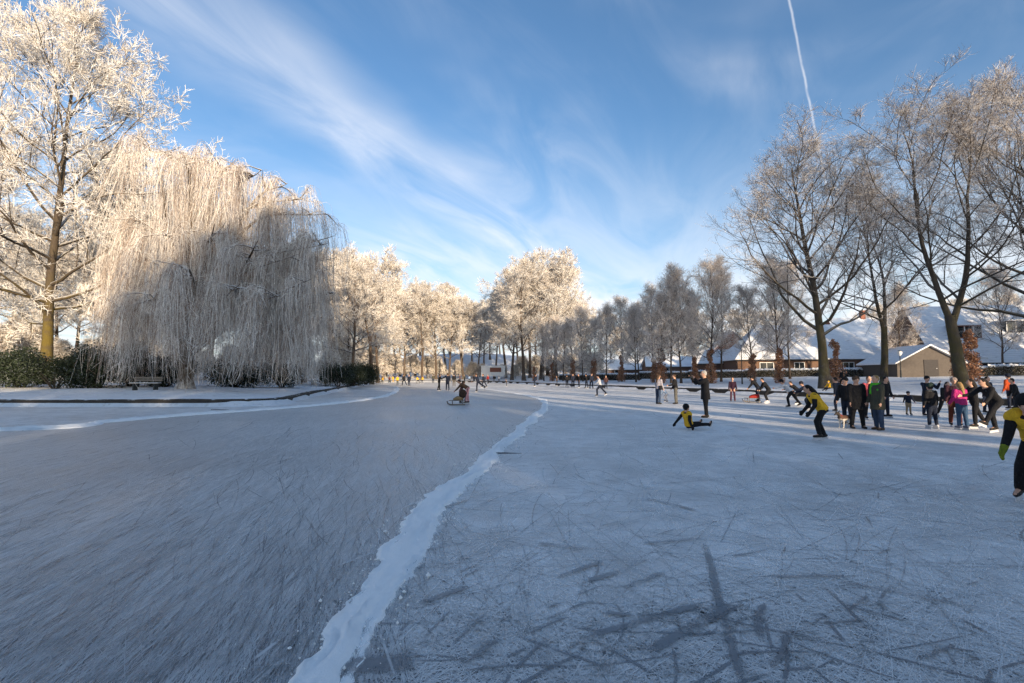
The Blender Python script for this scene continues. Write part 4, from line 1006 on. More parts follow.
def lamp(px, dp, label, h=4.6):
    x = atX(px, dp); t = empty('street_lamp', (x, dp, lz(x, dp) - 0.05), 0, 1, label, 'lamp', 'street lamps')
    g = Geo(); g.tube([(0, 0, 0), (0, 0, 0.9), (0, 0, 0.95), (0, 0, h)], [0.09, 0.08, 0.05, 0.04], 8); link_mesh('pole', g.mesh('pole', [M_METAL]), t)
    g = Geo(); g.loft([[(r * math.cos(a), r * math.sin(a), h + z) for a in np.arange(8) * math.pi / 4] for r, z in ((0.08, 0), (0.22, 0.25), (0.26, 0.45), (0.10, 0.58))]); link_mesh('lantern', g.mesh('lantern', [M_WHITE]), t)
    g = Geo(); g.tube([(0, 0, h + 0.58), (0, 0, h + 0.64)], [0.24, 0.12], 8); link_mesh('cap', g.mesh('cap', [M_METAL]), t)
lamp(742, 56, 'dark street lamp post left of the long snowy roof'); lamp(901, 57, 'short street lamp post in front of the shed', 2.6)
def stick(px, py, az, L, label):
    x, y = ground(px, py); g = Geo(); rr = random.Random(int(px))
    pts = [(L * (k / 5 - 0.5) * math.sin(az) + rr.gauss(0, 0.01), L * (k / 5 - 0.5) * math.cos(az) + rr.gauss(0, 0.01), 0.018 + 0.004 * rr.random()) for k in range(6)]
    g.tube(pts, [0.012 * min(1, L * 2), 0.013 * min(1, L * 2), 0.012 * min(1, L * 2), 0.010 * min(1, L * 2), 0.008 * min(1, L * 2), 0.004 * min(1, L * 2)], 5)
    o = link_mesh('fallen_stick', g.mesh('fallen_stick', [M_DARKWOOD]), None, (x, y, 0)); tag(o, label, 'stick')
stick(508, 454, R(92), 0.55, 'thin fallen stick lying beside the long snow ridge'); stick(868, 553, R(98), 0.09, 'tiny dark stick on the right foreground ice'); stick(220, 410, R(85), 0.8, 'dark stick on the ice below the left bank')

# ------------------------------------------------------------------ people
_mc = {}
def cloth(col, rough=0.85):
    k = tuple(round(c, 3) for c in col)
    if k not in _mc:
        m, t, b = newmat('cloth_%d' % len(_mc)); co = objco(t); n = t.noise(t.mapping(co, scale=(1, 1, 0.6)), 11, 5, 0.65, 0.8)
        t.link(t.mix(n, tuple(c * 0.6 for c in col), tuple(min(1, c * 1.35) for c in col)), b.inputs['Base Color'])
        b.inputs['Roughness'].default_value = rough; b.inputs['Specular IOR Level'].default_value = 0.2
        bump(t, b, n, 0.9, 0.06); _mc[k] = m
    return _mc[k]
SKIN = flat('skin', (0.52, 0.30, 0.21), 0.55, 0.08, 8)
BLACK = (0.012, 0.012, 0.014); NAVY = (0.014, 0.019, 0.035); YEL = (0.88, 0.44, 0.03); JEAN = (0.035, 0.055, 0.10); GREY = (0.09, 0.09, 0.10)
WHITE = (0.62, 0.60, 0.60); BROWN = (0.09, 0.055, 0.035); PINK = (0.42, 0.03, 0.16); ORANGE = (0.50, 0.075, 0.02); OLIVE = (0.06, 0.06, 0.045); RED = (0.30, 0.03, 0.03); PALEPINK = (0.55, 0.30, 0.30); LBLUE = (0.28, 0.38, 0.52)
DKHAIR = (0.015, 0.011, 0.009); BLOND = (0.30, 0.19, 0.08); GREYHAIR = (0.35, 0.33, 0.31); BRHAIR = (0.06, 0.035, 0.02)

def person(px, foot, H, yaw, label, top=BLACK, legs=BLACK, hat=None, hair=DKHAIR, longhair=False, vest=None, lean=5, legp=((4, 3, 6), (-4, 3, 4)), armp=((5, 8, 15), (5, 8, 15)),
           coat=0.0, skates=True, gloves=None, scarf=None, bag=None, at=None, fat=1.0, fingers=False, twist=0, headtilt=0, shoe=(0.02, 0.017, 0.015), cam_=False, group=None):
    rz = R(yaw)
    if at is None: x, y = ground(px, foot); z0 = 0.0
    else: x, y = atX(px, at), at; z0 = max(0.0, lz(x, y))
    dist = math.hypot(x, y); vox = min(0.026, max(0.011, dist * 0.0009)) * (H / 1.7) ** 0.5
    sp = Vector((0, math.sin(R(lean)), math.cos(R(lean)))); nrm = Vector((0, math.cos(R(lean)), -math.sin(R(lean)))); ex = Vector((1, 0, 0))
    pel = Vector((0, 0, 0)); shc = pel + sp * 0.29 * H; neck = shc + sp * 0.025 * H
    hd = Vector((0, math.sin(R(lean * 0.45 + headtilt)), math.cos(R(lean * 0.45 + headtilt)))); hf = Vector((0, hd.z, -hd.y)); head = neck + hd * 0.095 * H + hf * 0.012 * H
    J = {}
    for s, (fl, ab, kn), k in ((-1, legp[0], 'L'), (1, legp[1], 'R')):
        hip = pel + ex * s * 0.052 * H - Vector((0, 0, 0.01 * H)); a = R(ab) * s
        d1 = Vector((math.sin(a), math.sin(R(fl)) * math.cos(a), -math.cos(R(fl)) * math.cos(a))); f2 = fl - kn
        d2 = Vector((math.sin(a) * 0.9, math.sin(R(f2)) * math.cos(a), -math.cos(R(f2)) * math.cos(a)))
        kne = hip + d1 * 0.245 * H; ank = kne + d2 * 0.235 * H
        pitch = R(max(-70, min(60, f2 * (0.55 if f2 < 0 else 0.7)))) ; fd = Vector((0, math.cos(pitch), math.sin(pitch)))
        J['leg' + k] = (hip, kne, ank, fd, d2)
    for s, (fl, ab, el), k in ((-1, armp[0], 'L'), (1, armp[1], 'R')):
        sh = shc + ex * s * 0.108 * H - sp * 0.012 * H; a = R(ab) * s
        d1 = Vector((math.sin(a), math.sin(R(fl)) * math.cos(a), -math.cos(R(fl)) * math.cos(a))); a2 = a * (0.5 if el > 30 else 1)
        d2 = Vector((math.sin(a2), math.sin(R(fl + el)) * math.cos(a2), -math.cos(R(fl + el)) * math.cos(a2)))
        elb = sh + d1 * 0.172 * H; wr = elb + d2 * 0.145 * H; J['arm' + k] = (sh, elb, wr, d2)
    def ring(c, ux, uy, n=14): return [c + ux * math.cos(2 * math.pi * j / n) + uy * math.sin(2 * math.pi * j / n) for j in range(n)]
    def torso(g, grow, z_lo, z_hi):
        prof = [(-0.075, 0.060, 0.055), (-0.03, 0.088, 0.066), (0.04, 0.092, 0.066), (0.11, 0.083, 0.060), (0.19, 0.096, 0.066), (0.25, 0.104, 0.062), (0.285, 0.085, 0.050), (0.305, 0.045, 0.042), (0.34, 0.032, 0.034)]
        rings = []
        for t_, wx, wy in prof:
            if t_ < z_lo or t_ > z_hi: continue
            rings.append(ring(pel + sp * t_ * H, ex * (wx * H * fat + grow), nrm * (wy * H * fat + grow)))
        g.loft(rings)
    def remesh(nm, g, mat, parent, v=vox, sm=3):
        o = link_mesh(nm, g.mesh(nm, [mat], True), parent)
        m = o.modifiers.new('remesh', 'REMESH'); m.mode = 'VOXEL'; m.voxel_size = v; m.use_smooth_shade = True
        m = o.modifiers.new('smooth', 'SMOOTH'); m.factor = 0.5; m.iterations = sm
        return o
    zmin = 1e9
    for k in 'LR':
        hip, kne, ank, fd, d2 = J['leg' + k]
        heel = ank - fd * 0.035 * H; toe = ank + fd * 0.10 * H; zmin = min(zmin, ank.z - 0.045 * H, toe.z - 0.04 * H, heel.z - 0.045 * H)
    blade = 0.045 * H if skates else 0.0
    sit = min(-0.085 * H, 1e9)
    zmin = min(zmin - blade, sit)
    root = empty('person', (x, y, z0 - zmin), rz, 1, label, 'person', group)
    # body
    g = Geo(); torso(g, 0, -1, 1)
    g.tube([shc, neck + hd * 0.05 * H], [0.034 * H, 0.030 * H], 10, round_ends=True)
    hr = 0.062 * H * (1.15 if H < 1.35 else 1.0)
    g.ell(head, (ex * hr * 0.82, hf * hr * 1.0, hd * hr * 1.18)); g.ell(head + hf * hr * 0.35 - hd * hr * 0.55, (ex * hr * 0.55, hf * hr * 0.6, hd * hr * 0.6))
    g.ell(head + hf * hr * 1.02 - hd * hr * 0.12, (ex * hr * 0.17, hf * hr * 0.24, hd * hr * 0.3), nu=8, nv=6)
    for s in (-1, 1): g.ell(head + ex * s * hr * 0.84, (ex * hr * 0.13, hf * hr * 0.2, hd * hr * 0.3), nu=8, nv=6)
    for k in 'LR':
        hip, kne, ank, fd, d2 = J['leg' + k]
        g.tube([hip, hip.lerp(kne, 0.4), kne], [0.055 * H, 0.048 * H, 0.034 * H], 10, round_ends=True); g.tube([kne, kne.lerp(ank, 0.35), ank], [0.034 * H, 0.034 * H, 0.023 * H], 10, round_ends=True)
        g.tube([ank, ank + fd * 0.09 * H - Vector((0, 0, 0.02 * H))], [0.024 * H, 0.02 * H], 8, round_ends=True)
        sh, elb, wr, d2 = J['arm' + k]
        g.tube([sh, elb], [0.032 * H, 0.025 * H], 10, round_ends=True); g.tube([elb, wr], [0.025 * H, 0.017 * H], 10, round_ends=True)
        hand(g, wr, d2, (1 if k == 'R' else -1), H, fingers)
    remesh('body', g, SKIN, root)
    if gloves:
        for k in 'LR':
            sh, elb, wr, d2 = J['arm' + k]; g = Geo(); hand(g, wr, d2, (1 if k == 'R' else -1), H * 1.0, True, 0.008 * H); g.tube([wr - d2 * 0.035 * H, wr + d2 * 0.01 * H], [0.03 * H, 0.026 * H], 10, round_ends=True)
            remesh('glove', g, cloth(gloves), root, v=vox * 0.8, sm=2)
    # jacket with sleeves
    g = Geo(); torso(g, 0.014 * H * fat, -0.04 if not coat else -0.06, 0.31)
    for k in 'LR':
        sh, elb, wr, d2 = J['arm' + k]
        g.tube([sh, sh.lerp(elb, 0.5), elb], [0.046 * H * fat, 0.042 * H * fat, 0.037 * H], 10, round_ends=True); g.tube([elb, elb.lerp(wr, 0.92)], [0.037 * H, 0.028 * H], 10, round_ends=True)
    if coat:
        kn = (J['legL'][1] + J['legR'][1]) / 2; hem = pel.lerp(kn, coat / 0.245)
        g.loft([ring(pel + sp * 0.06 * H, ex * 0.105 * H * fat, nrm * 0.08 * H * fat), ring(pel - sp * 0.03 * H, ex * 0.108 * H * fat, nrm * 0.086 * H * fat), ring(hem, ex * 0.115 * H * fat, Vector((0, 1, 0)) * 0.092 * H * fat)])
    remesh('jacket', g, cloth(top), root)
    if vest:
        g = Geo(); torso(g, 0.026 * H * fat, -0.035, 0.30)
        for k in 'LR':
            sh, elb, wr, d2 = J['arm' + k]; g.tube([sh + (shc - sh) * 0.25, sh.lerp(elb, 0.12)], [0.060 * H, 0.058 * H], 10, round_ends=True)
        remesh('vest', g, cloth(vest), root)
    # trousers
    g = Geo(); torso(g, 0.008 * H * fat, -1, 0.06)
    for k in 'LR':
        hip, kne, ank, fd, d2 = J['leg' + k]
        g.tube([hip, hip.lerp(kne, 0.4), kne], [0.062 * H * fat, 0.056 * H * fat, 0.044 * H], 10, round_ends=True); g.tube([kne, kne.lerp(ank, 0.4), ank.lerp(kne, 0.08)], [0.044 * H, 0.042 * H, 0.037 * H], 10, round_ends=True)
    remesh('trousers', g, cloth(legs), root)
    for k in 'LR':
        hip, kne, ank, fd, d2 = J['leg' + k]; up = Vector((0, -fd.z, fd.y)); g = Geo()
        g.tube([ank - d2 * 0.045 * H, ank + up * -0.008 * H], [0.031 * H, 0.032 * H], 10, round_ends=True)
        g.tube([ank - fd * 0.022 * H - up * 0.018 * H, ank + fd * 0.05 * H - up * 0.02 * H, ank + fd * 0.092 * H - up * 0.022 * H], [0.028 * H, 0.028 * H, 0.022 * H], 10, round_ends=True)
        bt = remesh('skate' if skates else 'shoe', g, cloth(shoe, 0.5), root, sm=2)
        if skates:
            g = Geo(); c = ank + fd * 0.03 * H - up * 0.068 * H
            vs = [c + fd * a * H + up * b * H + ex * e_ * 0.0035 * H for e_ in (-1, 1) for a, b in ((-0.075, -0.02), (0.085, -0.02), (0.098, -0.008), (0.07, 0.024), (-0.06, 0.024))]
            g.add(vs, [(4, 3, 2, 1, 0), (5, 6, 7, 8, 9)] + [(i, (i + 1) % 5, 5 + (i + 1) % 5, 5 + i) for i in range(5)])
            link_mesh('blade', g.mesh('blade', [M_STEEL]), bt)
    # hair, hat, scarf, bag
    if hair:
        g = Geo(); g.ell(head - hf * hr * 0.18 + hd * hr * 0.16, (ex * hr * 0.93, hf * hr * 0.98, hd * hr * 1.13))
        if longhair: g.tube([head - hf * hr * 0.6, neck - nrm * 0.06 * H, shc - nrm * 0.08 * H - sp * 0.09 * H], [hr * 0.8, hr * 0.75, hr * 0.4], 10, round_ends=True)
        remesh('hair', g, cloth(hair, 0.6), root)
    if hat:
        g = Geo(); g.ell(head - hf * hr * 0.1 + hd * hr * 0.38, (ex * hr * 1.04, hf * hr * 1.1, hd * hr * 1.05)); g.tube([head + hd * hr * 0.22 - hf * hr * 0.1, head + hd * hr * 0.42 - hf * hr * 0.1], [hr * 1.1, hr * 1.08], 12)
        remesh('hat', g, cloth(hat), root)
    if scarf:
        g = Geo()
        for j in range(12):
            a0, a1 = j * math.pi / 6, (j + 1) * math.pi / 6; c = neck + sp * 0.0
            g.tube([c + ex * math.cos(a0) * 0.055 * H + nrm * math.sin(a0) * 0.05 * H, c + ex * math.cos(a1) * 0.055 * H + nrm * math.sin(a1) * 0.05 * H], 0.026 * H, 8, round_ends=True)
        f0 = neck + nrm * 0.06 * H; g.tube([f0 + ex * 0.03 * H, f0 + ex * 0.045 * H - sp * 0.16 * H + nrm * 0.02 * H], [0.03 * H, 0.028 * H], 8, round_ends=True); b0 = neck - ex * 0.05 * H; g.tube([b0, b0 - sp * 0.10 * H - ex * 0.03 * H + nrm * 0.05 * H], [0.03 * H, 0.03 * H], 8, round_ends=True)
        remesh('scarf', g, cloth(scarf), root)
    if bag:
        g = Geo(); c = pel + ex * 0.13 * H + sp * 0.02 * H; g.box(c, (0.06 * H, 0.16 * H, 0.14 * H)); g.tube([c + Vector((0, 0, 0.06 * H)), shc - ex * 0.06 * H + nrm * 0.07 * H], 0.008 * H, 6)
        remesh('bag', g, cloth(bag), root, v=vox * 0.7)
    if dist < 20 and hair:
        for s in (-1, 1):
            g = Geo(); g.ell(head + hf * hr * 0.93 + ex * s * hr * 0.33 + hd * hr * 0.08, (ex * hr * 0.11, hf * hr * 0.09, hd * hr * 0.08), nu=8, nv=6); link_mesh('eye', g.mesh('eye', [cloth((0.02, 0.015, 0.012), 0.3)], True), root)
    root['_h'] = H
    M = Matrix.Translation(root.location) @ Matrix.Rotation(rz, 4, 'Z')
    del root['_h']
    return root, {k: M @ v[2] for k, v in J.items()}, M @ head

def hand(g, wr, d, side, H, fingers, grow=0.0):
    d = d.normalized(); ex = Vector((1, 0, 0)); w = (ex.cross(d)); w = w.normalized() if w.length > 0.1 else Vector((0, 1, 0)); nrm = d.cross(w)
    k = H / 1.7; p = wr + d * 0.05 * k
    g.ell(p, (w * (0.040 * k + grow), nrm * (0.020 * k + grow), d * (0.055 * k + grow)), nu=10, nv=6)
    for i, L in enumerate((0.060, 0.072, 0.068, 0.052)):
        b = wr + d * 0.085 * k + w * (0.030 - 0.020 * i) * k; m = b + d * L * 0.5 * k - nrm * side * 0.008 * k; e = m + (d * 0.8 - nrm * side * 0.5) * L * 0.5 * k
        g.tube([b, m, e], [0.0095 * k + grow, 0.009 * k + grow * 0.9, 0.0075 * k + grow * 0.8], 7, round_ends=True)
    b = wr + d * 0.03 * k + w * 0.032 * k; g.tube([b, b + (d * 0.6 + w * 0.7) * 0.035 * k, b + (d * 0.95 + w * 0.5) * 0.062 * k], [0.012 * k + grow, 0.011 * k + grow, 0.009 * k + grow], 7, round_ends=True)

STR = ((28, 4, 22), (-24, 5, 6)); BIGSTR = ((40, 6, 40), (-38, 8, 8)); BENT = ((38, 7, 55), (22, 7, 45)); STAND = ((2, 3, 3), (-2, 3, 3))
# --- nearest figures
man, mj, mh = person(706, 417.5, 1.80, 82, 'grey-haired man in long black coat raising a camera with both hands', BLACK, BLACK, None, GREYHAIR, lean=2, legp=((3, 4, 3), (-3, 3, 3)), armp=((62, 12, 78), (62, 12, 78)), coat=0.14, skates=False, fat=1.08)
g = Geo(); g.box((0, 0, 0), (0.12, 0.05, 0.08)); g.tube([(0, 0.02, 0), (0, 0.08, 0)], 0.03, 10)
hm = (mj['armL'] + mj['armR']) / 2 + Vector((-0.075, 0, 0.05)); o = link_mesh('camera_body', g.mesh('camera_body', [M_METAL]), None, tuple(hm), (0, 0, R(82)))
tag(o, 'small dark camera held up by the man in the long black coat', 'camera')
person(689, 429.5, 1.28, -70, 'child in yellow bib and dark hat sitting on the ice leaning back on one hand', BLACK, BLACK, BLACK, DKHAIR, vest=YEL, lean=-12, legp=((95, 16, 4), (94, 12, 4)), armp=((-36, 16, 0), (-20, 18, 30)), gloves=BLACK)
person(824, 441.5, 1.42, 76, 'young skater in yellow bib bending forward with hands on the knees', BLACK, BLACK, None, DKHAIR, vest=YEL, lean=34, legp=((34, 9, 42), (10, 9, 34)), armp=((2, 8, 34), (6, 8, 30)), headtilt=8, gloves=BLACK, longhair=True)
person(1045, 505, 1.50, 118, 'nearest skater in yellow bib and green gloves bent low at the right edge', BLACK, BLACK, BLACK, DKHAIR, vest=YEL, lean=40, legp=((44, 8, 60), (24, 12, 46)), armp=((8, 8, 12), (12, 8, 14)), gloves=(0.16, 0.20, 0.02), fingers=True, headtilt=12)
# --- the group at the right
person(858, 428.5, 1.60, 172, 'person in bulky black coat and furry hat standing beside the dog', BLACK, BLACK, BROWN, BLOND, lean=0, legp=((1, 6, 2), (-1, 6, 2)), coat=0.16, skates=False, fat=1.28)
person(848, 424, 1.55, 120, 'person in black half hidden behind the bulky black coat beside the dog', BLACK, NAVY, BLACK, DKHAIR, legp=STAND, skates=False, fat=1.1)
person(879, 430, 1.62, 96, 'person in olive parka with bright green scarf and jeans', OLIVE, JEAN, None, BLOND, lean=2, legp=STAND, coat=0.15, skates=False, scarf=(0.08, 0.42, 0.03), fat=1.2, shoe=BROWN)
person(870, 420, 1.52, 170, 'person in pinkish red jacket behind the green scarf', (0.42, 0.08, 0.10), BLACK, None, BROWN, legp=STAND)
person(886, 418, 1.50, 200, 'dark dressed person partly hidden behind the olive parka', BLACK, NAVY, None, DKHAIR, legp=STAND, bag=BLACK)
person(840, 412.5, 1.50, 30, 'dark skater striding behind the yellow-bibbed skater with one leg stretched back', NAVY, NAVY, None, DKHAIR, lean=14, legp=((20, 4, 25), (-34, 12, 4)), armp=((-10, 14, 10), (16, 12, 20)))
person(909, 415.5, 0.92, 178, 'toddler in dark jacket and tan trousers standing alone with arms out', NAVY, (0.30, 0.22, 0.14), NAVY, BRHAIR, lean=2, legp=STAND, armp=((6, 28, 5), (6, 28, 5)), fat=1.15)
person(928, 417, 1.52, 175, 'person in navy raising a camera to the face among the right-hand group', NAVY, NAVY, BLACK, DKHAIR, legp=STAND, armp=((52, 14, 100), (52, 14, 100)))
person(933, 429, 1.30, 4, 'child in black jacket with pale hood rim seen from behind in white skates', BLACK, NAVY, (0.02, 0.035, 0.03), DKHAIR, lean=2, legp=STAND, armp=((-5, 16, 6), (4, 14, 8)), scarf=(0.16, 0.15, 0.13), shoe=WHITE, fat=1.15)
person(946, 418, 1.36, 168, 'long-haired skater in black leaning forward with legs apart', BLACK, BLACK, None, DKHAIR, True, lean=22, legp=((22, 12, 24), (-8, 12, 14)), armp=((14, 10, 20), (10, 12, 20)), shoe=WHITE)
person(963, 430, 1.36, 2, 'girl with long fair hair in bright pink jacket and blue jeans', PINK, (0.035, 0.075, 0.14), None, BLOND, True, lean=4, legp=STAND, armp=((10, 10, 20), (10, 12, 25)), shoe=(0.12, 0.14, 0.2), fat=1.12)
person(956, 427, 1.48, 150, 'person in dark red and black behind the pink jacket', (0.05, 0.02, 0.03), (0.10, 0.03, 0.02), (0.25, 0.2, 0.18), DKHAIR, legp=STAND)
person(976, 428.5, 1.45, 70, 'dark-haired skater in black pushing off with wide legs beside the pink jacket', BLACK, BLACK, None, DKHAIR, True, lean=6, legp=((10, 8, 8), (-26, 14, 4)), armp=((48, 12, 20), (10, 12, 20)))
person(988, 414, 1.50, 190, 'long-haired person in dark coat behind the pushing skater', NAVY, NAVY, None, DKHAIR, True, legp=STAND, coat=0.10)
person(999, 433.5, 1.58, 88, 'black clad skater leaning far forward with one skate kicked out in front', BLACK, BLACK, None, DKHAIR, True, lean=38, legp=((46, 6, 12), (6, 6, 22)), armp=((28, 10, 20), (50, 12, 30)), bag=(0.2, 0.2, 0.22))
person(1012, 410, 1.60, 10, 'person in orange jacket and dark cap at the right edge', ORANGE, NAVY, NAVY, DKHAIR, legp=STAND, fat=1.15)
person(1018, 416, 1.45, 60, 'dark figure beside the orange jacket at the right edge', BLACK, BLACK, None, DKHAIR, legp=STAND, lean=12)
# --- middle distance, right
person(658.5, 404, 1.68, -60, 'person in pale jacket and jeans standing with a small child in light blue', (0.32, 0.30, 0.33), JEAN, None, BRHAIR, True, legp=STAND, skates=False, bag=BLACK)
person(667, 402.5, 0.95, 60, 'small child in light blue bending between two standing adults', LBLUE, (0.3, 0.3, 0.34), WHITE, BLOND, lean=45, legp=BENT, armp=((30, 8, 10), (30, 8, 10)))
person(676, 404, 1.68, 70, 'person in black jacket and grey trousers facing the child in light blue', BLACK, (0.10, 0.095, 0.085), None, BRHAIR, legp=STAND, skates=False, armp=((20, 10, 60), (10, 8, 20)))
person(733, 402.5, 1.42, 160, 'slim lone skater in dark purple standing near the edging', (0.03, 0.012, 0.025), (0.06, 0.02, 0.035), None, DKHAIR, legp=STAND, fat=0.85)
person(758.5, 402.5, 1.58, 60, 'dark figure bending over the red sledge', BLACK, NAVY, BLACK, DKHAIR, lean=34, legp=((10, 5, 16), (2, 5, 10)), armp=((28, 8, 10), (28, 8, 10)))
person(769, 404, 1.52, 74, 'dark skater bending beside the red sledge with light skates', BLACK, BLACK, None, DKHAIR, lean=34, legp=BENT, armp=((22, 8, 20), (22, 8, 20)), shoe=WHITE)
person(792, 408, 1.56, 68, 'skater in white top leaning forward with arms spread', WHITE, BLACK, BLACK, DKHAIR, lean=46, legp=((32, 10, 40), (-30, 14, 8)), armp=((70, 20, 5), (-30, 30, 5)))
person(799, 405, 1.42, 80, 'black figure directly behind the white-topped skater', BLACK, BLACK, None, DKHAIR, lean=48, legp=BENT, armp=((60, 14, 10), (50, 12, 20)))
person(811, 411, 1.42, 66, 'skater in dark blue crouching forward left of the yellow bib', NAVY, NAVY, (0.02, 0.02, 0.03), DKHAIR, lean=40, legp=BENT, armp=((60, 14, 20), (30, 12, 40)))
person(829, 0, 1.15, 100, 'child in yellow sitting on the snowy bank before the broad tree', YEL, BLACK, YEL, BRHAIR, at=40, lean=10, legp=((80, 10, 20), (78, 10, 20)), armp=((30, 12, 20), (30, 12, 20)), skates=False)
person(842, 0, 1.72, 75, 'dark figure walking along the bank past the broad tree', BLACK, BLACK, None, DKHAIR, at=46, legp=STR, skates=False)
person(600, 396.5, 1.68, 95, 'skater in white jacket striding left in the middle distance', WHITE, NAVY, BLACK, DKHAIR, lean=12, legp=BIGSTR, armp=((26, 12, 40), (-20, 12, 20)))
for px, ft, H, c, yaw, lb in [(567, 387.5, 1.62, BLACK, 10, 'leftmost of the dark trio standing by the far edging'), (573, 388, 1.75, NAVY, 170, 'middle of the dark trio standing by the far edging'), (579, 387.8, 1.70, BLACK, 120, 'rightmost of the dark trio standing by the far edging'), (586.5, 388.4, 1.72, BLACK, 60, 'dark person left in the cluster behind the white jacket'), (591.5, 388.8, 1.78, NAVY, 200, 'dark person right in the cluster behind the white jacket'), (606, 389.5, 1.50, (0.06, 0.03, 0.03), 170, 'brownish person just right of the white striding skater'), (557, 386, 1.45, BROWN, 90, 'small brown dressed person left of the dark trio')]:
    person(px, ft, H, yaw, lb, c, NAVY, BLACK if H > 1.7 else None, DKHAIR, legp=STAND if H < 1.7 else ((8, 4, 6), (-8, 4, 4)))
# --- middle distance, centre and left
person(467.5, 404, 1.55, 96, 'person in brown jacket and pink trousers bending low over a pushchair sledge', BROWN, (0.50, 0.26, 0.28), None, BRHAIR, lean=58, legp=((14, 5, 14), (0, 5, 8)), armp=((40, 8, 5), (40, 8, 5)))
person(460.5, 403.6, 1.25, -80, 'child in brownish pink coat standing behind the pushchair sledge', (0.20, 0.10, 0.09), BROWN, BROWN, BRHAIR, lean=20, legp=STAND, armp=((40, 8, 15), (40, 8, 15)))
person(478, 392, 1.74, 60, 'skater in dark blue leaning on one leg with the other raised behind', NAVY, NAVY, BROWN, DKHAIR, lean=22, legp=((8, 4, 10), (-46, 8, 20)), armp=((20, 20, 20), (-10, 20, 20)))
person(484, 387.5, 1.75, 100, 'dark figure skating just right of the one-legged skater', NAVY, NAVY, None, BRHAIR, lean=12, legp=STR, armp=((20, 12, 30), (0, 12, 20)))
person(439, 391, 1.68, -60, 'dark skater on the left of a pair holding hands', BLACK, BLACK, None, BRHAIR, lean=6, legp=((16, 10, 10), (-14, 10, 6)), armp=((10, 20, 10), (10, 62, 0)))
person(447.5, 391, 1.76, 20, 'navy dressed skater on the right of a pair holding hands', NAVY, NAVY, None, BRHAIR, lean=4, legp=STAND, armp=((10, 58, 0), (10, 12, 10)))
person(454, 387, 1.72, 10, 'person in black beyond the pair holding hands', BLACK, (0.09, 0.08, 0.07), None, DKHAIR, legp=STAND)
for px, ft, H, c, c2, yaw, ln, lb in [(363, 384.2, 1.3, YEL, BLACK, 70, 30, 'leftmost child in yellow at the bend by the left bank'), (371, 383.6, 1.35, PALEPINK, GREY, 150, 5, 'child in pale pink between yellow children at the bend'), (382, 383.8, 1.35, YEL, BLACK, -60, 25, 'second yellow child at the bend, right of the pale pink one'), (389.5, 383.2, 1.4, (0.10, 0.03, 0.03), BLACK, 40, 10, 'child in dark red between the yellow children at the bend'), (393, 382.6, 1.4, YEL, YEL, 160, 10, 'yellow child farthest back at the bend'), (397.5, 385.2, 1.45, YEL, OLIVE, 170, 4, 'yellow child standing just left of the dark adult pair at the bend'), (404, 386, 1.72, BLACK, NAVY, 60, 12, 'left one of the dark adult pair at the bend'), (409, 386.6, 1.62, NAVY, NAVY, 170, 3, 'right one of the dark adult pair at the bend'), (418, 383.8, 1.4, YEL, BLACK, 60, 25, 'yellow child left in the pair beyond the bend'), (422, 383.6, 1.42, YEL, NAVY, -60, 20, 'yellow child right in the pair beyond the bend'), (433, 383.6, 1.7, OLIVE, NAVY, 10, 3, 'olive dressed person beyond the pair holding hands')]:
    person(px, ft, H, yaw, lb, c, c2, None, BRHAIR, lean=ln, legp=STR if ln > 8 else STAND, vest=c if c == YEL else None)
for px, ft, H, c, yaw, ln, lb in [(506.5, 386.2, 0.95, (0.12, 0.09, 0.06), 120, 10, 'small child in brown standing alone near the far edging'), (534.5, 386.6, 1.68, NAVY, -60, 20, 'dark skater leaning beside the far edging'), (488, 384, 1.6, RED, 150, 4, 'person in dark red right of the skaters in the centre'), (460, 382.6, 1.6, (0.10, 0.04, 0.04), 90, 3, 'first of the far onlookers in front of the trailer'), (464.5, 382.4, 1.6, OLIVE, 160, 3, 'second of the far onlookers in front of the trailer'), (469.5, 382.6, 1.5, LBLUE, 30, 3, 'third of the far onlookers in front of the trailer'), (474, 382.4, 1.6, BLACK, 60, 8, 'fourth of the far onlookers in front of the trailer'), (494, 382.5, 1.55, BLACK, 140, 3, 'fifth of the far onlookers in front of the trailer'), (499, 382.6, 1.4, WHITE, 140, 3, 'sixth of the far onlookers in front of the trailer')]:
    person(px, ft, H, yaw, lb, c, NAVY, None, BRHAIR, lean=ln, legp=((14, 6, 10), (-10, 6, 6)))

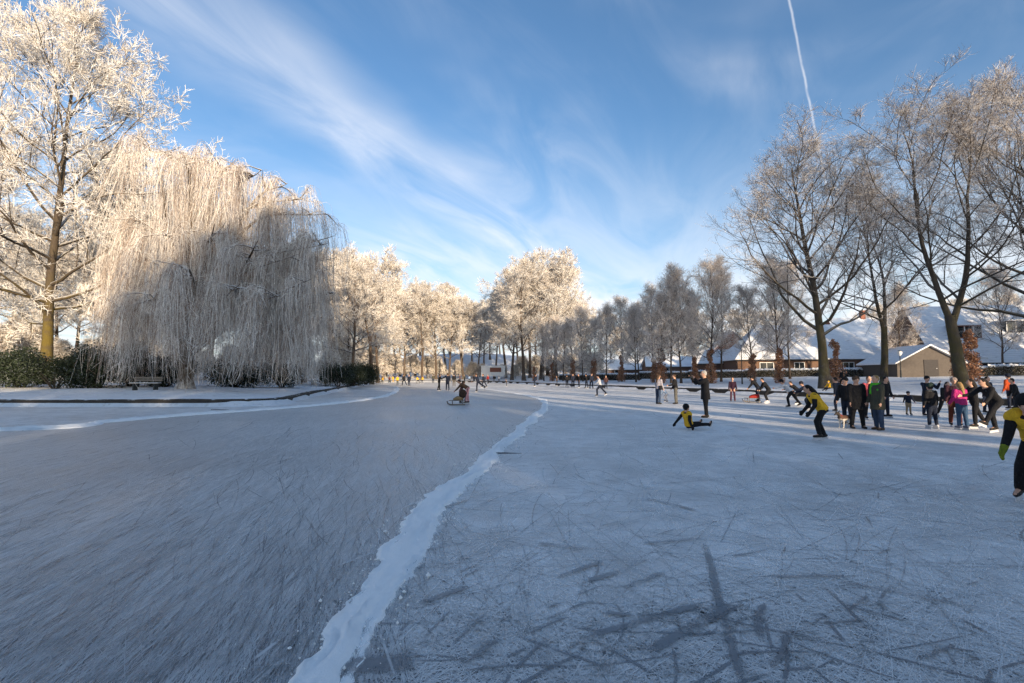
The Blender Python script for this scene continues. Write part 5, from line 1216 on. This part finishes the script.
# --- dog
def dog():
    x, y = ground(845, 428); H = 0.5; v = 0.012
    t = empty('dog', (x, y, 0), R(112), 0.8, 'brown and white dog standing on the ice beside the bulky black coat', 'dog')
    m, tt, b = newmat('dog_coat'); co = objco(tt); s = tt.node('ShaderNodeSeparateXYZ'); tt.link(co, s.inputs[0])
    f = tt.ramp(tt.math('ADD', s.outputs[2], tt.math('MULTIPLY', tt.noise(co, 5, 3), 0.12)), 0.40, 0.46)
    hd_ = tt.ramp(s.outputs[1], 0.30, 0.36)
    c = tt.mix(f, (0.55, 0.50, 0.44), (0.085, 0.04, 0.025)); c = tt.mix(hd_, c, (0.03, 0.022, 0.018)); tt.link(c, b.inputs['Base Color']); b.inputs['Roughness'].default_value = 0.9
    g = Geo()
    g.tube([(0, -0.26, 0.42), (0, -0.1, 0.40), (0, 0.1, 0.38), (0, 0.24, 0.41)], [0.085, 0.095, 0.125, 0.10], 12, round_ends=True)
    g.tube([(0, 0.22, 0.44), (0, 0.36, 0.56)], [0.085, 0.06], 10, round_ends=True)
    g.ell((0, 0.41, 0.58), ((0.065, 0, 0), (0, 0.085, 0), (0, 0, 0.065))); g.tube([(0, 0.45, 0.565), (0, 0.55, 0.54)], [0.042, 0.03], 8, round_ends=True)
    for sx in (-1, 1):
        g.tube([(sx * 0.05, 0.39, 0.63), (sx * 0.075, 0.37, 0.70)], [0.03, 0.012], 6, round_ends=True)
        g.tube([(sx * 0.07, 0.2, 0.38), (sx * 0.075, 0.17, 0.22), (sx * 0.075, 0.19, 0.03), (sx * 0.075, 0.23, 0.022)], [0.055, 0.034, 0.024, 0.024], 8, round_ends=True)
        g.tube([(sx * 0.07, -0.24, 0.40), (sx * 0.08, -0.18, 0.26), (sx * 0.075, -0.31, 0.16), (sx * 0.075, -0.28, 0.03), (sx * 0.075, -0.24, 0.022)], [0.08, 0.05, 0.026, 0.022, 0.024], 8, round_ends=True)
    g.tube([(0, -0.33, 0.46), (0, -0.42, 0.54), (0, -0.44, 0.64)], [0.03, 0.03, 0.015], 8, round_ends=True)
    o = link_mesh('body', g.mesh('dog_body', [m], True), t)
    mm = o.modifiers.new('remesh', 'REMESH'); mm.mode = 'VOXEL'; mm.voxel_size = v; mm.use_smooth_shade = True; mm = o.modifiers.new('smooth', 'SMOOTH'); mm.iterations = 3
    g = Geo(); g.tube([(0, 0.25, 0.50), (0, 0.275, 0.475)], 0.085, 12); link_mesh('collar', g.mesh('collar', [cloth(RED)]), t)
dog()
# --- sledge with red bag, pushchair sledge
def sledge(px, ft, yaw, label, seatcol, back):
    x, y = ground(px, ft); t = empty('sledge', (x, y, 0.0), R(yaw), 1, label, 'sledge')
    for s in (-1, 1):
        g = Geo(); g.tube([(s * 0.22, -0.45, 0.03), (s * 0.22, 0.35, 0.03), (s * 0.22, 0.5, 0.1), (s * 0.22, 0.55, 0.22)], 0.022, 6)
        for yy in (-0.3, 0.25): g.tube([(s * 0.22, yy, 0.03), (s * 0.2, yy, 0.24)], 0.02, 6)
        link_mesh('runner', g.mesh('runner', [M_GREYWOOD]), t)
    for k in range(4):
        g = Geo(); g.box((-0.165 + 0.11 * k, 0, 0.26), (0.09, 0.9, 0.025)); link_mesh('slat', g.mesh('slat', [M_GREYWOOD]), t)
    g = Geo(); g.tube([(0, -0.22, 0.38), (0, 0.02, 0.36), (0, 0.15, 0.33)], [0.15, 0.12, 0.07], 12, round_ends=True); o = link_mesh('cushion', g.mesh('cushion', [cloth(seatcol)], True), t)
    if back:
        g = Geo(); g.tube([(-0.2, -0.4, 0.25), (-0.2, -0.6, 0.95), (0.2, -0.6, 0.95), (0.2, -0.4, 0.25)], 0.02, 6); link_mesh('push_handle', g.mesh('push_handle', [M_METAL]), t)
        g = Geo(); g.ell((0, -0.3, 0.62), ((0.22, 0, 0), (0, 0.2, 0.05), (0, -0.05, 0.26))); link_mesh('hood', g.mesh('hood', [cloth((0.05, 0.03, 0.02))], True), t)
sledge(753, 402.5, 80, 'low sledge with a red bag on it by the right edging', (0.35, 0.03, 0.025), False)
sledge(457, 405.2, 95, 'brown pushchair sledge in the middle of the ice', (0.30, 0.20, 0.10), True)
